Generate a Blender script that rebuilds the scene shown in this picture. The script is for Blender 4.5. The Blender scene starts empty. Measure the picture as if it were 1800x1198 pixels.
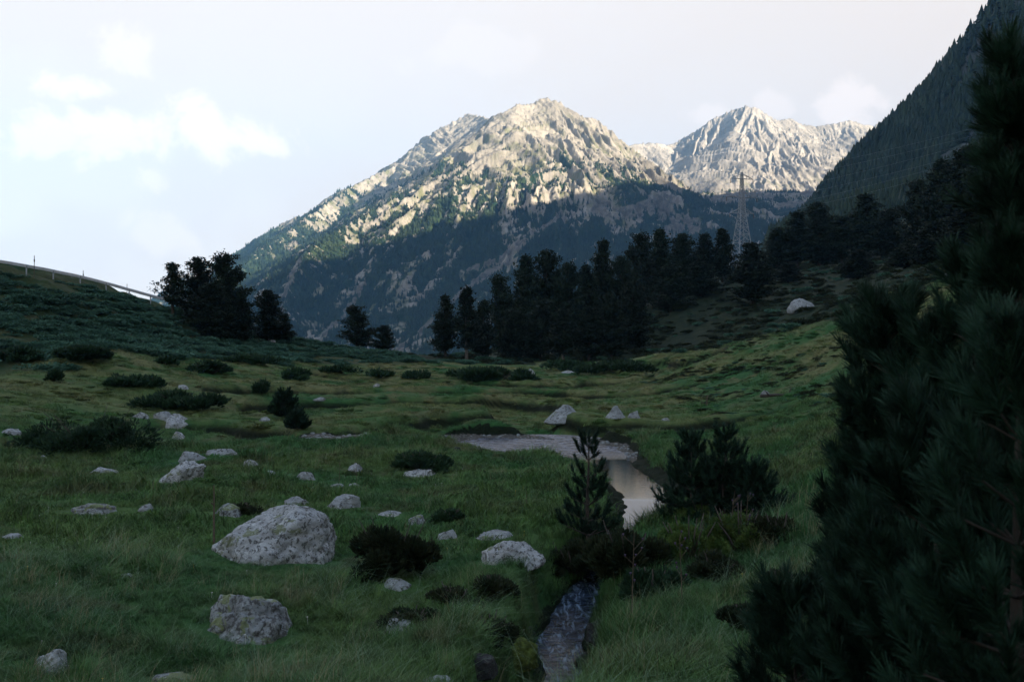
import bpy, math, random
import numpy as np
from math import radians as R

# ------------------------------------------------------------------ camera, world, sun, exposure
S = bpy.context.scene
C = S.collection
FPX, U0, V0, CZ = 1750.0, 900.0, 570.0, 5.0       # 35 mm lens; horizon row; eye height above the meadow

cam_d = bpy.data.cameras.new('camera'); cam = bpy.data.objects.new('camera', cam_d); C.objects.link(cam)
cam.location = (0, 0, CZ); cam.rotation_euler = (R(90), 0, 0)
cam_d.sensor_width = 36; cam_d.lens = 35.0; cam_d.shift_y = -29 / 1800
cam_d.clip_start = 0.1; cam_d.clip_end = 30000
cam_d.dof.use_dof = True; cam_d.dof.focus_distance = 45; cam_d.dof.aperture_fstop = 5.0
S.camera = cam

SUN_EL, SUN_AZ = R(20), R(125)                    # azimuth from +Y clockwise: right and behind
W = bpy.data.worlds.new('World'); S.world = W; W.use_nodes = True
SUNDIR = np.array([math.sin(SUN_AZ) * math.cos(SUN_EL), math.cos(SUN_AZ) * math.cos(SUN_EL), math.sin(SUN_EL)])

S.view_settings.view_transform = 'Standard'; S.view_settings.look = 'None'
S.view_settings.gamma = 1; S.view_settings.exposure = 1.85
S.render.engine = 'CYCLES'
S.cycles.use_denoising = True
S.cycles.max_bounces = 6; S.cycles.diffuse_bounces = 2; S.cycles.glossy_bounces = 3
S.cycles.transmission_bounces = 3; S.cycles.volume_bounces = 1; S.cycles.transparent_max_bounces = 8
S.cycles.caustics_reflective = False; S.cycles.caustics_refractive = False


class NT:
    """small helper for node trees"""
    def __init__(s, nt): s.nt = nt
    def n(s, t, **kw):
        x = s.nt.nodes.new(t)
        for k, v in kw.items():
            if k == 'inp':
                for a, b in v.items():
                    if hasattr(b, 'is_output') or isinstance(b, bpy.types.NodeSocket): s.nt.links.new(b, x.inputs[a])
                    else: x.inputs[a].default_value = b
            else: setattr(x, k, v)
        return x
    def link(s, a, b): s.nt.links.new(a, b)
    def math(s, op, a, b=None, c=None, clamp=False):
        x = s.nt.nodes.new('ShaderNodeMath'); x.operation = op; x.use_clamp = clamp
        for i, v in enumerate((a, b, c)):
            if v is None: continue
            if isinstance(v, (int, float)): x.inputs[i].default_value = v
            else: s.nt.links.new(v, x.inputs[i])
        return x.outputs[0]
    def mix(s, f, a, b, typ='MIX'):
        x = s.nt.nodes.new('ShaderNodeMix'); x.data_type = 'RGBA'; x.blend_type = typ
        for i, v in ((0, f), (6, a), (7, b)):
            if isinstance(v, (int, float)): x.inputs[i].default_value = v
            elif isinstance(v, tuple): x.inputs[i].default_value = (*v, 1) if len(v) == 3 else v
            else: s.nt.links.new(v, x.inputs[i])
        return x.outputs[2]
    def ramp(s, f, lo, hi, a=0.0, b=1.0, smooth=True):
        x = s.nt.nodes.new('ShaderNodeMapRange'); x.clamp = True
        if smooth: x.interpolation_type = 'SMOOTHSTEP'
        s.nt.links.new(f, x.inputs[0])
        for i, v in ((1, lo), (2, hi), (3, a), (4, b)): x.inputs[i].default_value = v
        return x.outputs[0]
    def noise(s, vec, scale, detail=4, rough=0.55, dist=0.0, dim='3D'):
        x = s.nt.nodes.new('ShaderNodeTexNoise'); x.noise_dimensions = dim
        s.nt.links.new(vec, x.inputs['Vector'])
        x.inputs['Scale'].default_value = scale; x.inputs['Detail'].default_value = detail
        x.inputs['Roughness'].default_value = rough; x.inputs['Distortion'].default_value = dist
        return x.outputs[0]


def build_world():
    t = NT(W.node_tree); W.node_tree.nodes.clear()
    out = t.n('ShaderNodeOutputWorld'); bg = t.n('ShaderNodeBackground')
    sky = t.n('ShaderNodeTexSky'); sky.sky_type = 'NISHITA'; sky.sun_disc = False
    sky.sun_elevation = SUN_EL; sky.sun_rotation = SUN_AZ; sky.altitude = 1800
    sky.air_density = 1.0; sky.dust_density = 2.0; sky.ozone_density = 1.0
    hs = t.n('ShaderNodeHueSaturation', inp={'Value': 1.0, 'Color': sky.outputs[0]})
    tc = t.n('ShaderNodeTexCoord'); sep = t.n('ShaderNodeSeparateXYZ', inp={0: tc.outputs['Generated']})
    X, Y, Z = sep.outputs
    t.link(t.ramp(Z, .35, .9, SKY_SAT, 1.05), hs.inputs['Saturation'])
    ys = t.math('MAXIMUM', Y, 0.02)
    px = t.math('DIVIDE', X, ys); pz = t.math('DIVIDE', Z, ys)      # direction tangents
    cmb = t.n('ShaderNodeCombineXYZ', inp={0: px, 1: pz, 2: 0.0})
    n1 = t.noise(cmb.outputs[0], 14, 7, 0.6, 0.3); n2 = t.noise(cmb.outputs[0], 5, 3, 0.5)
    total = None
    # (u, v, half width, half height, strength, tilt)
    for u, v, a, b, k, tl in CLOUDS:
        cx, cz = (u - U0) / FPX, (V0 - v) / FPX; a /= FPX; b /= FPX
        dx = t.math('SUBTRACT', px, cx); dz = t.math('SUBTRACT', pz, cz)
        rx = t.math('ADD', dx, t.math('MULTIPLY', dz, -tl)); rz = t.math('ADD', dz, t.math('MULTIPLY', dx, tl))
        d = t.math('SQRT', t.math('ADD', t.math('POWER', t.math('ABSOLUTE', t.math('DIVIDE', rx, a)), 2.0),
                                  t.math('POWER', t.math('ABSOLUTE', t.math('DIVIDE', rz, b)), 2.0)))
        e = t.math('ADD', t.math('SUBTRACT', 1.0, d), t.math('MULTIPLY', t.math('SUBTRACT', n1, 0.5), 4.2))
        m = t.ramp(e, -0.15, 0.5, 0.0, k)
        total = m if total is None else t.math('MAXIMUM', total, m)
    # a thin high veil that whitens the sky towards the top
    veil = t.math('ADD', t.ramp(Z, 0.02, 0.36, 0.94, 0.96), t.math('MULTIPLY', t.ramp(n2, 0.45, 0.7), 0.10), clamp=True)
    front = t.ramp(Y, 0.1, 0.5)
    veil = t.math('MULTIPLY', veil, t.ramp(Z, 0.45, 0.75, 1.0, 0.15))
    sky2 = t.mix(t.math('MULTIPLY', veil, 1.0, clamp=True), hs.outputs[0], (VEIL * .915, VEIL * .812, VEIL * .755))
    sky3 = t.mix(t.math('MULTIPLY', total, front), sky2, (CLOUDV * .94, CLOUDV * .82, CLOUDV * .76))
    t.link(sky3, bg.inputs[0]); bg.inputs[1].default_value = SKY_K
    t.link(bg.outputs[0], out.inputs[0])


SKY_SAT, SKY_K, VEIL, CLOUDV = 0.22, 0.085, 3.95, 4.9
CLOUDS = [(410, 236, 120, 42, 1.0, 0.14), (215, 240, 130, 60, 0.95, 0.1), (85, 245, 95, 55, 0.9, 0.1), (140, 155, 85, 28, 0.8, 0.15),
          (225, 95, 60, 60, 0.45, 0.4), (270, 310, 40, 22, 0.5, 0.2), (265, 410, 80, 38, 0.35, 0.3), (1510, 180, 90, 38, 0.6, 0.0),
          (1360, 190, 45, 25, 0.35, 0.0), (1245, 200, 50, 24, 0.35, 0.0), (860, 90, 120, 50, 0.15, 0)]
build_world()
sd = bpy.data.lights.new('sun', 'SUN'); so = bpy.data.objects.new('sun', sd); C.objects.link(so)
sd.energy = 5.0; sd.angle = R(0.53); sd.color = (1.0, 0.85, 0.66)
so.rotation_euler = (R(90) - SUN_EL, 0, math.pi - SUN_AZ)

rng = np.random.default_rng(7)
random.seed(7)

# ------------------------------------------------------------------ numeric noise
def _h(ix, iy, seed):
    n = (ix.astype(np.int64) * 374761393 + iy.astype(np.int64) * 668265263 + seed * 974634777) & 0xffffffff
    n = ((n ^ (n >> 13)) * 1274126177) & 0xffffffff
    n = ((n ^ (n >> 15)) * 2246822519) & 0xffffffff
    return (n ^ (n >> 16)) / 4294967296.0

def perlin(x, y, seed=0):
    x = np.asarray(x, float); y = np.asarray(y, float)
    ix = np.floor(x); iy = np.floor(y); fx = x - ix; fy = y - iy
    u = fx * fx * fx * (fx * (fx * 6 - 15) + 10); v = fy * fy * fy * (fy * (fy * 6 - 15) + 10)
    def g(a, b):
        t = _h(ix + a, iy + b, seed) * 2 * math.pi
        return np.cos(t) * (fx - a) + np.sin(t) * (fy - b)
    n00, n10, n01, n11 = g(0, 0), g(1, 0), g(0, 1), g(1, 1)
    return ((n00 * (1 - u) + n10 * u) * (1 - v) + (n01 * (1 - u) + n11 * u) * v) * 1.5

def fbm(x, y, octv=4, seed=0, gain=0.5):
    s = 0; a = 1
    for i in range(octv):
        s = s + a * perlin(x * 2 ** i, y * 2 ** i, seed + i * 13); a *= gain
    return s

def ridged(x, y, octv=4, seed=0, gain=0.5):
    s = 0; a = 1; w = 1
    for i in range(octv):
        n = 1 - np.abs(perlin(x * 2 ** i, y * 2 ** i, seed + i * 17)); n = n * n
        s = s + a * n * w; w = np.clip(n * 1.3, 0, 1); a *= gain
    return s

def noise3(p, seed=0):
    """value noise in 3D on an (n,3) array, about -1..1"""
    i = np.floor(p); f = p - i; f = f * f * (3 - 2 * f); r = 0
    for a in (0, 1):
        for b in (0, 1):
            for c in (0, 1):
                w = (f[:, 0] if a else 1 - f[:, 0]) * (f[:, 1] if b else 1 - f[:, 1]) * (f[:, 2] if c else 1 - f[:, 2])
                r = r + w * _h(i[:, 0] + a + 57 * (i[:, 2] + c), i[:, 1] + b, seed)
    return r * 2 - 1

def fbm3(p, octv=4, seed=0, gain=0.5):
    s = 0; a = 1
    for k in range(octv): s = s + a * noise3(p * 2 ** k + 11.3 * k, seed + k); a *= gain
    return s

def sstep(a, b, x):
    t = np.clip((x - a) / (b - a), 0, 1); return t * t * (3 - 2 * t)

def pt(u, v, Y): return np.array([(u - U0) / FPX * Y, Y, CZ + (V0 - v) / FPX * Y])

# ------------------------------------------------------------------ object helpers
def mesh(name, V, F, mat=None, smooth=False, attrs=None):
    me = bpy.data.meshes.new(name)
    V = np.asarray(V, np.float32)
    if isinstance(F, np.ndarray) and F.ndim == 2:
        k = F.shape[1]; n = len(F)
        me.vertices.add(len(V)); me.vertices.foreach_set('co', V.ravel())
        me.loops.add(n * k); me.loops.foreach_set('vertex_index', F.astype(np.int32).ravel())
        me.polygons.add(n); me.polygons.foreach_set('loop_start', np.arange(0, n * k, k, dtype=np.int32))
        me.polygons.foreach_set('loop_total', np.full(n, k, np.int32))
        me.update(calc_edges=True)
    else:
        me.from_pydata([tuple(map(float, p)) for p in V], [], [tuple(int(i) for i in f) for f in F]); me.update()
    if smooth: me.polygons.foreach_set('use_smooth', np.ones(len(me.polygons), bool))
    if attrs:
        for k, a in attrs.items():
            at = me.attributes.new(k, 'FLOAT', 'POINT'); at.data.foreach_set('value', np.asarray(a, np.float32))
    if mat: me.materials.append(mat)
    return me

def link(name, data, parent=None, loc=None):
    o = bpy.data.objects.new(name, data); C.objects.link(o)
    if parent: o.parent = parent
    if loc is not None: o.location = [float(c) for c in loc]
    return o

def tag(o, label=None, cat=None, group=None, kind=None):
    if label: o['label'] = label
    if cat: o['category'] = cat
    if group: o['group'] = group
    if kind: o['kind'] = kind
    return o

def empty(name, loc, rz=0, label=None, cat=None, group=None):
    o = link(name, None, loc=loc); o.rotation_euler = (0, 0, rz); o.empty_display_size = .2
    return tag(o, label, cat, group)

class MB:
    """collects simple solids into one mesh"""
    def __init__(s): s.V = []; s.F = []
    def add(s, V, F):
        b = len(s.V); s.V += [tuple(p) for p in V]; s.F += [tuple(i + b for i in f) for f in F]
    def tube(s, pts, rad, n=6, cap=True):
        pts = [np.array(p, float) for p in pts]
        if isinstance(rad, (int, float)): rad = [rad] * len(pts)
        V = []; F = []
        for i, p in enumerate(pts):
            d = pts[min(i + 1, len(pts) - 1)] - pts[max(i - 1, 0)]; d = d / (np.linalg.norm(d) + 1e-9)
            a = np.array([0, 0, 1.0]) if abs(d[2]) < .9 else np.array([1.0, 0, 0])
            e1 = np.cross(d, a); e1 /= np.linalg.norm(e1); e2 = np.cross(d, e1)
            for k in range(n):
                t = 2 * math.pi * k / n
                V.append(p + rad[i] * (math.cos(t) * e1 + math.sin(t) * e2))
        for i in range(len(pts) - 1):
            for k in range(n):
                F.append((i * n + k, i * n + (k + 1) % n, (i + 1) * n + (k + 1) % n, (i + 1) * n + k))
        if cap: F.append(tuple(range(n))[::-1]); F.append(tuple(range((len(pts) - 1) * n, len(pts) * n)))
        s.add(V, F)
    def box(s, c, sx, sy, sz):
        x, y, z = c; V = [(x + a * sx / 2, y + b * sy / 2, z + d * sz / 2) for a in (-1, 1) for b in (-1, 1) for d in (-1, 1)]
        s.add(V, [(0, 1, 3, 2), (4, 6, 7, 5), (0, 4, 5, 1), (2, 3, 7, 6), (0, 2, 6, 4), (1, 5, 7, 3)])
    def data(s, name, mat, smooth=False): return mesh(name, s.V, s.F, mat, smooth)

def grid_faces(nr, nc, wrap=False):
    i = np.arange(nr - 1)[:, None] * nc; j = np.arange(nc - (0 if wrap else 1))[None, :]
    j2 = (j + 1) % nc
    a = i + j; b = i + j2; c = i + nc + j2; d = i + nc + j
    return np.stack([a, b, c, d], -1).reshape(-1, 4)

# ------------------------------------------------------------------ materials
def mat(name):
    m = bpy.data.materials.new(name); m.use_nodes = True; m.node_tree.nodes.clear()
    t = NT(m.node_tree); out = t.n('ShaderNodeOutputMaterial'); b = t.n('ShaderNodeBsdfPrincipled')
    t.link(b.outputs[0], out.inputs[0]); b.inputs['Specular IOR Level'].default_value = 0.25
    return m, t, b

def simple(name, col, rough=0.7, metal=0.0, var=0.25, scale=3.0, spec=0.3):
    m, t, b = mat(name); g = t.n('ShaderNodeNewGeometry')
    n = t.noise(g.outputs['Position'], scale, 5, 0.6)
    k = t.ramp(n, 0.3, 0.7, 1 - var, 1 + var, False)
    cm = t.n('ShaderNodeCombineColor', inp={0: k, 1: k, 2: k})
    t.link(t.mix(1.0, col, cm.outputs[0], 'MULTIPLY'), b.inputs['Base Color'])
    b.inputs['Roughness'].default_value = rough; b.inputs['Metallic'].default_value = metal
    b.inputs['Specular IOR Level'].default_value = spec
    return m

def leafy(name, a, b_, scale=0.6, rough=0.65, trans=0.0):
    """foliage: tone varies in clumps through the plant and from plant to plant"""
    m, t, b = mat(name); g = t.n('ShaderNodeNewGeometry'); oi = t.n('ShaderNodeObjectInfo')
    n = t.noise(g.outputs['Position'], scale, 4, 0.6); n2 = t.noise(g.outputs['Position'], scale * 9, 2, 0.5)
    f = t.math('ADD', t.math('MULTIPLY', n, 0.75), t.math('MULTIPLY', n2, 0.25))
    f = t.ramp(f, 0.35, 0.65)
    c = t.mix(f, a, b_)
    k = t.ramp(oi.outputs['Random'], 0, 1, 0.8, 1.2, False)
    cm = t.n('ShaderNodeCombineColor', inp={0: k, 1: k, 2: k})
    t.link(t.mix(1.0, c, cm.outputs[0], 'MULTIPLY'), b.inputs['Base Color'])
    b.inputs['Roughness'].default_value = rough; b.inputs['Specular IOR Level'].default_value = 0.15
    return m

def meadow_colour(t, pos):
    """turf: lush green, olive, straw and brownish heath drifting into one another"""
    n1 = t.noise(pos, 0.11, 4, 0.6, 0.4); n2 = t.noise(pos, 0.45, 4, 0.6, 0.6); n3 = t.noise(pos, 2.2, 4, 0.6)
    c = t.mix(t.ramp(n1, 0.38, 0.62), G_LUSH, G_OLIVE)
    c = t.mix(t.ramp(n2, 0.52, 0.68, 0, 0.75), c, G_BROWN)
    sep = t.n('ShaderNodeSeparateXYZ', inp={0: pos})
    far = t.math('ADD', t.ramp(sep.outputs[1], 22, 85), t.ramp(sep.outputs[0], 12, 26, 0, 0.4), clamp=True)   # drier turf up the valley
    straw = t.math('MULTIPLY', t.ramp(t.math('ADD', t.math('MULTIPLY', n1, .45), t.math('MULTIPLY', n2, .55)), 0.40, 0.60), t.math('MULTIPLY', far, 0.85))
    c = t.mix(straw, c, G_STRAW)
    n7 = t.noise(pos, 0.9, 6, .75, .5)
    c = t.mix(t.ramp(n3, 0.35, 0.7, 0, 0.4), c, G_DARK)
    c = t.mix(t.ramp(n7, 0.50, 0.68, 0, 0.55), c, G_DARK)
    return c

G_LUSH, G_OLIVE, G_BROWN, G_STRAW, G_DARK = (.034, .108, .034), (.066, .122, .034), (.072, .078, .036), (.18, .175, .082), (.018, .046, .018)

def ground_mat():
    m, t, b = mat('turf'); g = t.n('ShaderNodeNewGeometry'); pos = g.outputs['Position']
    c = meadow_colour(t, pos)
    bed = t.n('ShaderNodeAttribute', attribute_name='bed').outputs['Fac']
    heath = t.n('ShaderNodeAttribute', attribute_name='heath').outputs['Fac']
    n4 = t.noise(pos, 6, 4, .65); n5 = t.noise(pos, 0.9, 4, .6)
    hc = t.mix(t.ramp(n5, .4, .62), (.009, .022, .013), (.026, .036, .016))
    c = t.mix(heath, c, hc)
    vor = t.n('ShaderNodeTexVoronoi', inp={'Vector': pos, 'Scale': 7.0})
    gc = t.mix(t.ramp(vor.outputs['Distance'], .1, .5), (.20, .20, .20), (.06, .06, .055))
    gc = t.mix(t.ramp(n4, .4, .6, 0, .7), gc, (.12, .11, .09))
    soil_shade = t.mix(t.ramp(n4, .35, .65), (.004, .007, .004), (.010, .015, .008))  # near-black soil: shade of steep banks and overhangs put into its colour
    c = t.mix(t.ramp(bed, .15, .55), c, soil_shade); c = t.mix(t.ramp(bed, .8, .98), c, gc)
    t.link(c, b.inputs['Base Color']); b.inputs['Roughness'].default_value = 0.9
    b.inputs['Specular IOR Level'].default_value = 0.1
    bm = t.n('ShaderNodeBump', inp={'Strength': 0.8, 'Distance': 0.12, 'Height': t.noise(pos, 5, 6, .7)})
    t.link(bm.outputs[0], b.inputs['Normal'])
    return m

def grass_mat(name, tip=1.35):
    m, t, b = mat(name); g = t.n('ShaderNodeNewGeometry'); oi = t.n('ShaderNodeObjectInfo')
    c = meadow_colour(t, g.outputs['Position'])
    k = t.ramp(oi.outputs['Random'], 0, 1, 0.65, tip * 1.4, False)
    cm = t.n('ShaderNodeCombineColor', inp={0: k, 1: k, 2: t.math('MULTIPLY', k, .95)})
    t.link(t.mix(1.0, c, cm.outputs[0], 'MULTIPLY'), b.inputs['Base Color'])
    b.inputs['Roughness'].default_value = 0.6; b.inputs['Specular IOR Level'].default_value = 0.2
    return m

def rock_mat(name, base=(.28, .31, .32), dark=(.06, .062, .06), lichen=(.15, .18, .09), lic=0.25, blk=0.4, scale=1.0):
    m, t, b = mat(name); tc = t.n('ShaderNodeTexCoord'); oi = t.n('ShaderNodeObjectInfo')
    off = t.n('ShaderNodeVectorMath', operation='ADD', inp={0: tc.outputs['Object']})
    cb = t.n('ShaderNodeCombineXYZ', inp={0: t.math('MULTIPLY', oi.outputs['Random'], 50), 1: 0.0, 2: 0.0}); t.link(cb.outputs[0], off.inputs[1])
    p = off.outputs[0]
    n1 = t.noise(p, 2.2 * scale, 8, .7); n2 = t.noise(p, 7 * scale, 6, .7); n3 = t.noise(p, 1.6 * scale, 6, .65, .5); n4 = t.noise(p, 30 * scale, 3, .6)
    n5 = t.noise(p, 3.5 * scale, 8, .75, .4)
    c = t.mix(t.ramp(n1, .3, .7), tuple(.6 * x for x in base), tuple(1.2 * x for x in base))
    c = t.mix(t.ramp(n4, .45, .7, 0, .5), c, tuple(.45 * x for x in base))
    c = t.mix(t.ramp(n2, .70 - blk * .4, .75 - blk * .4, 0, .9), c, dark)
    c = t.mix(t.ramp(n3, .70 - lic * .4, .74 - lic * .4, 0, .8), c, lichen)
    c = t.mix(t.ramp(n5, .56, .62, 0, .75), c, tuple(1.5 * x for x in base))
    t.link(c, b.inputs['Base Color']); b.inputs['Roughness'].default_value = .9
    h = t.math('ADD', t.math('MULTIPLY', n2, .6), t.math('MULTIPLY', n4, .4))
    bm = t.n('ShaderNodeBump', inp={'Strength': .9, 'Distance': .05, 'Height': h}); t.link(bm.outputs[0], b.inputs['Normal'])
    return m

def mountain_mat(name, rockc=(.32, .295, .25), sc=1.0, grassc=(.15, .155, .085)):
    m, t, b = mat(name); g = t.n('ShaderNodeNewGeometry'); pos = g.outputs['Position']
    fo = t.n('ShaderNodeAttribute', attribute_name='forest').outputs['Fac']
    gr = t.n('ShaderNodeAttribute', attribute_name='grass').outputs['Fac']
    scr = t.n('ShaderNodeAttribute', attribute_name='scree').outputs['Fac']
    mp = t.n('ShaderNodeMapping', inp={'Vector': pos, 'Scale': (1, 1, .35)})
    n1 = t.noise(mp.outputs[0], .012 * sc, 8, .65); n2 = t.noise(pos, .05 * sc, 6, .7); n3 = t.noise(mp.outputs[0], .035 * sc, 6, .65, .3)
    c = t.mix(t.ramp(n1, .35, .65), tuple(.72 * x for x in rockc), tuple(1.12 * x for x in rockc))
    c = t.mix(t.ramp(n2, .46, .66, 0, .6), c, tuple(.38 * x for x in rockc))
    c = t.mix(t.math('MULTIPLY', t.ramp(n3, .42, .62), gr), c, grassc)
    c = t.mix(scr, c, t.mix(t.ramp(n2, .4, .6), tuple(.26 * x for x in rockc), tuple(.55 * x for x in rockc)))
    f = t.ramp(t.math('ADD', fo, t.math('MULTIPLY', t.math('SUBTRACT', n2, .5), 1.3)), .30, .62)
    c = t.mix(f, c, t.mix(t.ramp(n3, .4, .6), (.014, .032, .018), (.036, .055, .026)))
    t.link(c, b.inputs['Base Color']); b.inputs['Roughness'].default_value = .95; b.inputs['Specular IOR Level'].default_value = .05
    bm = t.n('ShaderNodeBump', inp={'Strength': .8, 'Distance': 5.0, 'Height': t.noise(mp.outputs[0], .16, 8, .8)}); t.link(bm.outputs[0], b.inputs['Normal'])
    return m

def water_mat():
    m, t, b = mat('stream_water'); g = t.n('ShaderNodeNewGeometry'); pos = g.outputs['Position']
    rf = t.n('ShaderNodeAttribute', attribute_name='riffle').outputs['Fac']; fm = t.n('ShaderNodeAttribute', attribute_name='foam_sheen').outputs['Fac']
    mq = t.n('ShaderNodeMapping', inp={'Vector': pos, 'Scale': (3.0, .9, 1)}); nf = t.noise(mq.outputs[0], 2.2, 5, .65, .8)
    mp = t.n('ShaderNodeMapping', inp={'Vector': pos, 'Scale': (1, 2.4, 1)})
    n = t.noise(mp.outputs[0], 3.2, 5, .6, .4); n2 = t.noise(mp.outputs[0], 5, 4, .55, .8)
    h = t.math('ADD', t.math('MULTIPLY', n, .05), t.math('MULTIPLY', n2, t.math('MULTIPLY', rf, 3.2)))
    bm = t.n('ShaderNodeBump', inp={'Strength': .6, 'Distance': .05, 'Height': h}); t.link(bm.outputs[0], b.inputs['Normal'])
    n6 = t.noise(mp.outputs[0], 2.4, 7, .75, .6)
    st = t.math('MULTIPLY', t.ramp(nf, .48, .72), fm)  # pale streaks: foam together with painted sky highlights
    t.link(t.mix(st, t.mix(t.math('MULTIPLY', rf, t.ramp(n6, .42, .60, 0, 1.6)), (.006, .010, .014), (.085, .125, .20)), (.26, .36, .46)), b.inputs['Base Color'])  # riffle blue: sky reflection painted into the base colour
    t.link(t.math('ADD', t.math('MULTIPLY', t.math('MULTIPLY', rf, t.ramp(n6, .35, .6, .25, 1)), .55), .015), b.inputs['Roughness'])
    b.inputs['IOR'].default_value = 1.33; b.inputs['Specular IOR Level'].default_value = .5
    return m

# ------------------------------------------------------------------ ground height
CP = [  # (u, v, Y) picture row and distance of turf points
    (0, 1198, 12.5), (0, 1000, 18.5), (0, 800, 36), (0, 700, 52), (0, 640, 66), (0, 560, 80), (0, 490, 93), (0, 470, 100),
    (150, 620, 72), (150, 575, 88), (150, 515, 101), (150, 498, 107), (300, 630, 80), (300, 590, 98), (285, 545, 112), (285, 540, 118),
    (450, 634, 95), (450, 612, 108), (440, 588, 121), (440, 586, 128), (560, 640, 105), (560, 604, 126), (700, 640, 112), (700, 621, 131), (700, 622, 145),
    (830, 640, 122), (830, 631, 134), (830, 634, 160), (250, 900, 26), (250, 1198, 13.2), (250, 720, 56), (450, 1198, 13.4), (487, 1000, 20), (500, 800, 38), (500, 700, 66),
    (700, 1198, 13.8), (700, 1000, 20.5), (700, 850, 31.5), (700, 760, 46), (700, 680, 79), (900, 1000, 20.8), (900, 850, 31.3), (930, 720, 58), (930, 660, 97), (950, 642, 122),
    (950, 636, 135), (950, 612, 180), (950, 603, 240), (1000, 900, 26.8), (1150, 740, 52), (1150, 690, 72), (1150, 655, 95), (1150, 626, 110), (1150, 628, 122), (1150, 600, 145), (1150, 530, 182), (1200, 505, 220),
    (1250, 1100, 13.5), (1250, 1000, 18), (1250, 880, 27), (1300, 780, 40), (1300, 700, 60), (1300, 640, 78), (1300, 601, 92), (1300, 604, 104), (1300, 570, 135), (1290, 492, 265), (1290, 475, 330),
    (1300, 1198, 9.5), (1400, 1000, 15), (1400, 850, 27), (1400, 720, 48), (1400, 640, 66), (1400, 578, 86), (1400, 579, 96), (1400, 545, 130), (1450, 470, 205), (1500, 440, 300),
    (1520, 1198, 7), (1550, 900, 16), (1550, 760, 30), (1550, 640, 52), (1550, 542, 74), (1550, 543, 84), (1560, 500, 115), (1600, 425, 220), (1600, 380, 330),
    (1700, 1198, 5.5), (1700, 900, 12), (1700, 700, 28), (1700, 590, 45), (1700, 487, 62), (1700, 489, 72), (1700, 440, 120), (1720, 380, 200), (1800, 470, 52), (1800, 370, 180),
    (1900, 1100, 5), (2100, 700, 20), (2100, 450, 50), (2300, 100, 160)]
PTS = [tuple(pt(*c)) for c in CP]
PTS += [(0, 1.0, 3.35), (1, -1, 3.7), (-1, 0, 3.2), (-3, 2, 2.4), (-5, 6, 1.2), (0, 5, 2.5), (2, 4.5, 3.05), (0, 9, 1.4), (-12, 6, .8), (-12, -6, 2.2), (0, -8, 5.0), (8, -6, 6.5), (12, 6, 7), (25, 10, 12), (40, -10, 19),
        (0, -30, 10), (-30, -20, 6), (-40, 10, 3), (-60, 30, 6), (-90, 60, 12), (-100, 110, 14), (-60, 140, 8), (-30, 190, 0), (0, 300, -8), (60, 380, 10), (-100, 250, -5), (0, -200, 50), (-200, 0, 25), (200, 60, 80), (150, 250, 62), (90, 130, 34)]
PTS = np.array(PTS)
TX = lambda x, y: (np.arctan2(x, y) * 1.6, np.log(np.hypot(x, y) + .6))
def tps_fit(P):
    a, b = TX(P[:, 0], P[:, 1]); n = len(P)
    r2 = (a[:, None] - a) ** 2 + (b[:, None] - b) ** 2
    K = .5 * r2 * np.log(r2 + 1e-12); K[np.diag_indices(n)] = 2e-4
    Q = np.stack([np.ones(n), a, b], 1)
    A = np.block([[K, Q], [Q.T, np.zeros((3, 3))]])
    w = np.linalg.solve(A, np.concatenate([P[:, 2], np.zeros(3)]))
    return a, b, w
_a, _b, _w = tps_fit(PTS)
def tps(x, y):
    sh = np.shape(x); x = np.ravel(x); y = np.ravel(y); out = np.empty(len(x))
    for i in range(0, len(x), 60000):
        a, b = TX(x[i:i + 60000], y[i:i + 60000])
        r2 = (a[:, None] - _a) ** 2 + (b[:, None] - _b) ** 2
        out[i:i + 60000] = (.5 * r2 * np.log(r2 + 1e-12)) @ _w[:-3] + _w[-3] + _w[-2] * a + _w[-1] * b
    return out.reshape(sh)

def gp(u, v, z=0.0):  # point where a picture row meets the level z
    Y = (CZ - z) * FPX / (v - V0); return ((u - U0) / FPX * Y, Y)
# stream: x, y, water level, half width
ST = []
for u, v, z, hw in [(640, 771, -.42, .5), (720, 774, -.44, .7), (790, 775, -.5, 1.7), (860, 779, -.5, 2.6), (930, 783, -.5, 2.9), (1000, 789, -.5, 2.4), (1055, 800, -.5, 1.7), (1092, 820, -.5, 1.05),
                    (1115, 845, -.5, .95), (1135, 880, -.5, .95), (1130, 930, -.62, .6), (1090, 985, -.8, .5), (1035, 1040, -1.0, .5), (1000, 1085, -1.2, .5), (984, 1130, -1.32, .58), (992, 1185, -1.45, .50), (975, 1270, -1.62, .50), (940, 1420, -1.9, .5), (880, 1640, -2.1, .5), (760, 2000, -2.35, .5), (500, 2500, -2.6, .7)]:
    x, y = gp(u, v, z); ST.append((x, y, z, hw))
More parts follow.
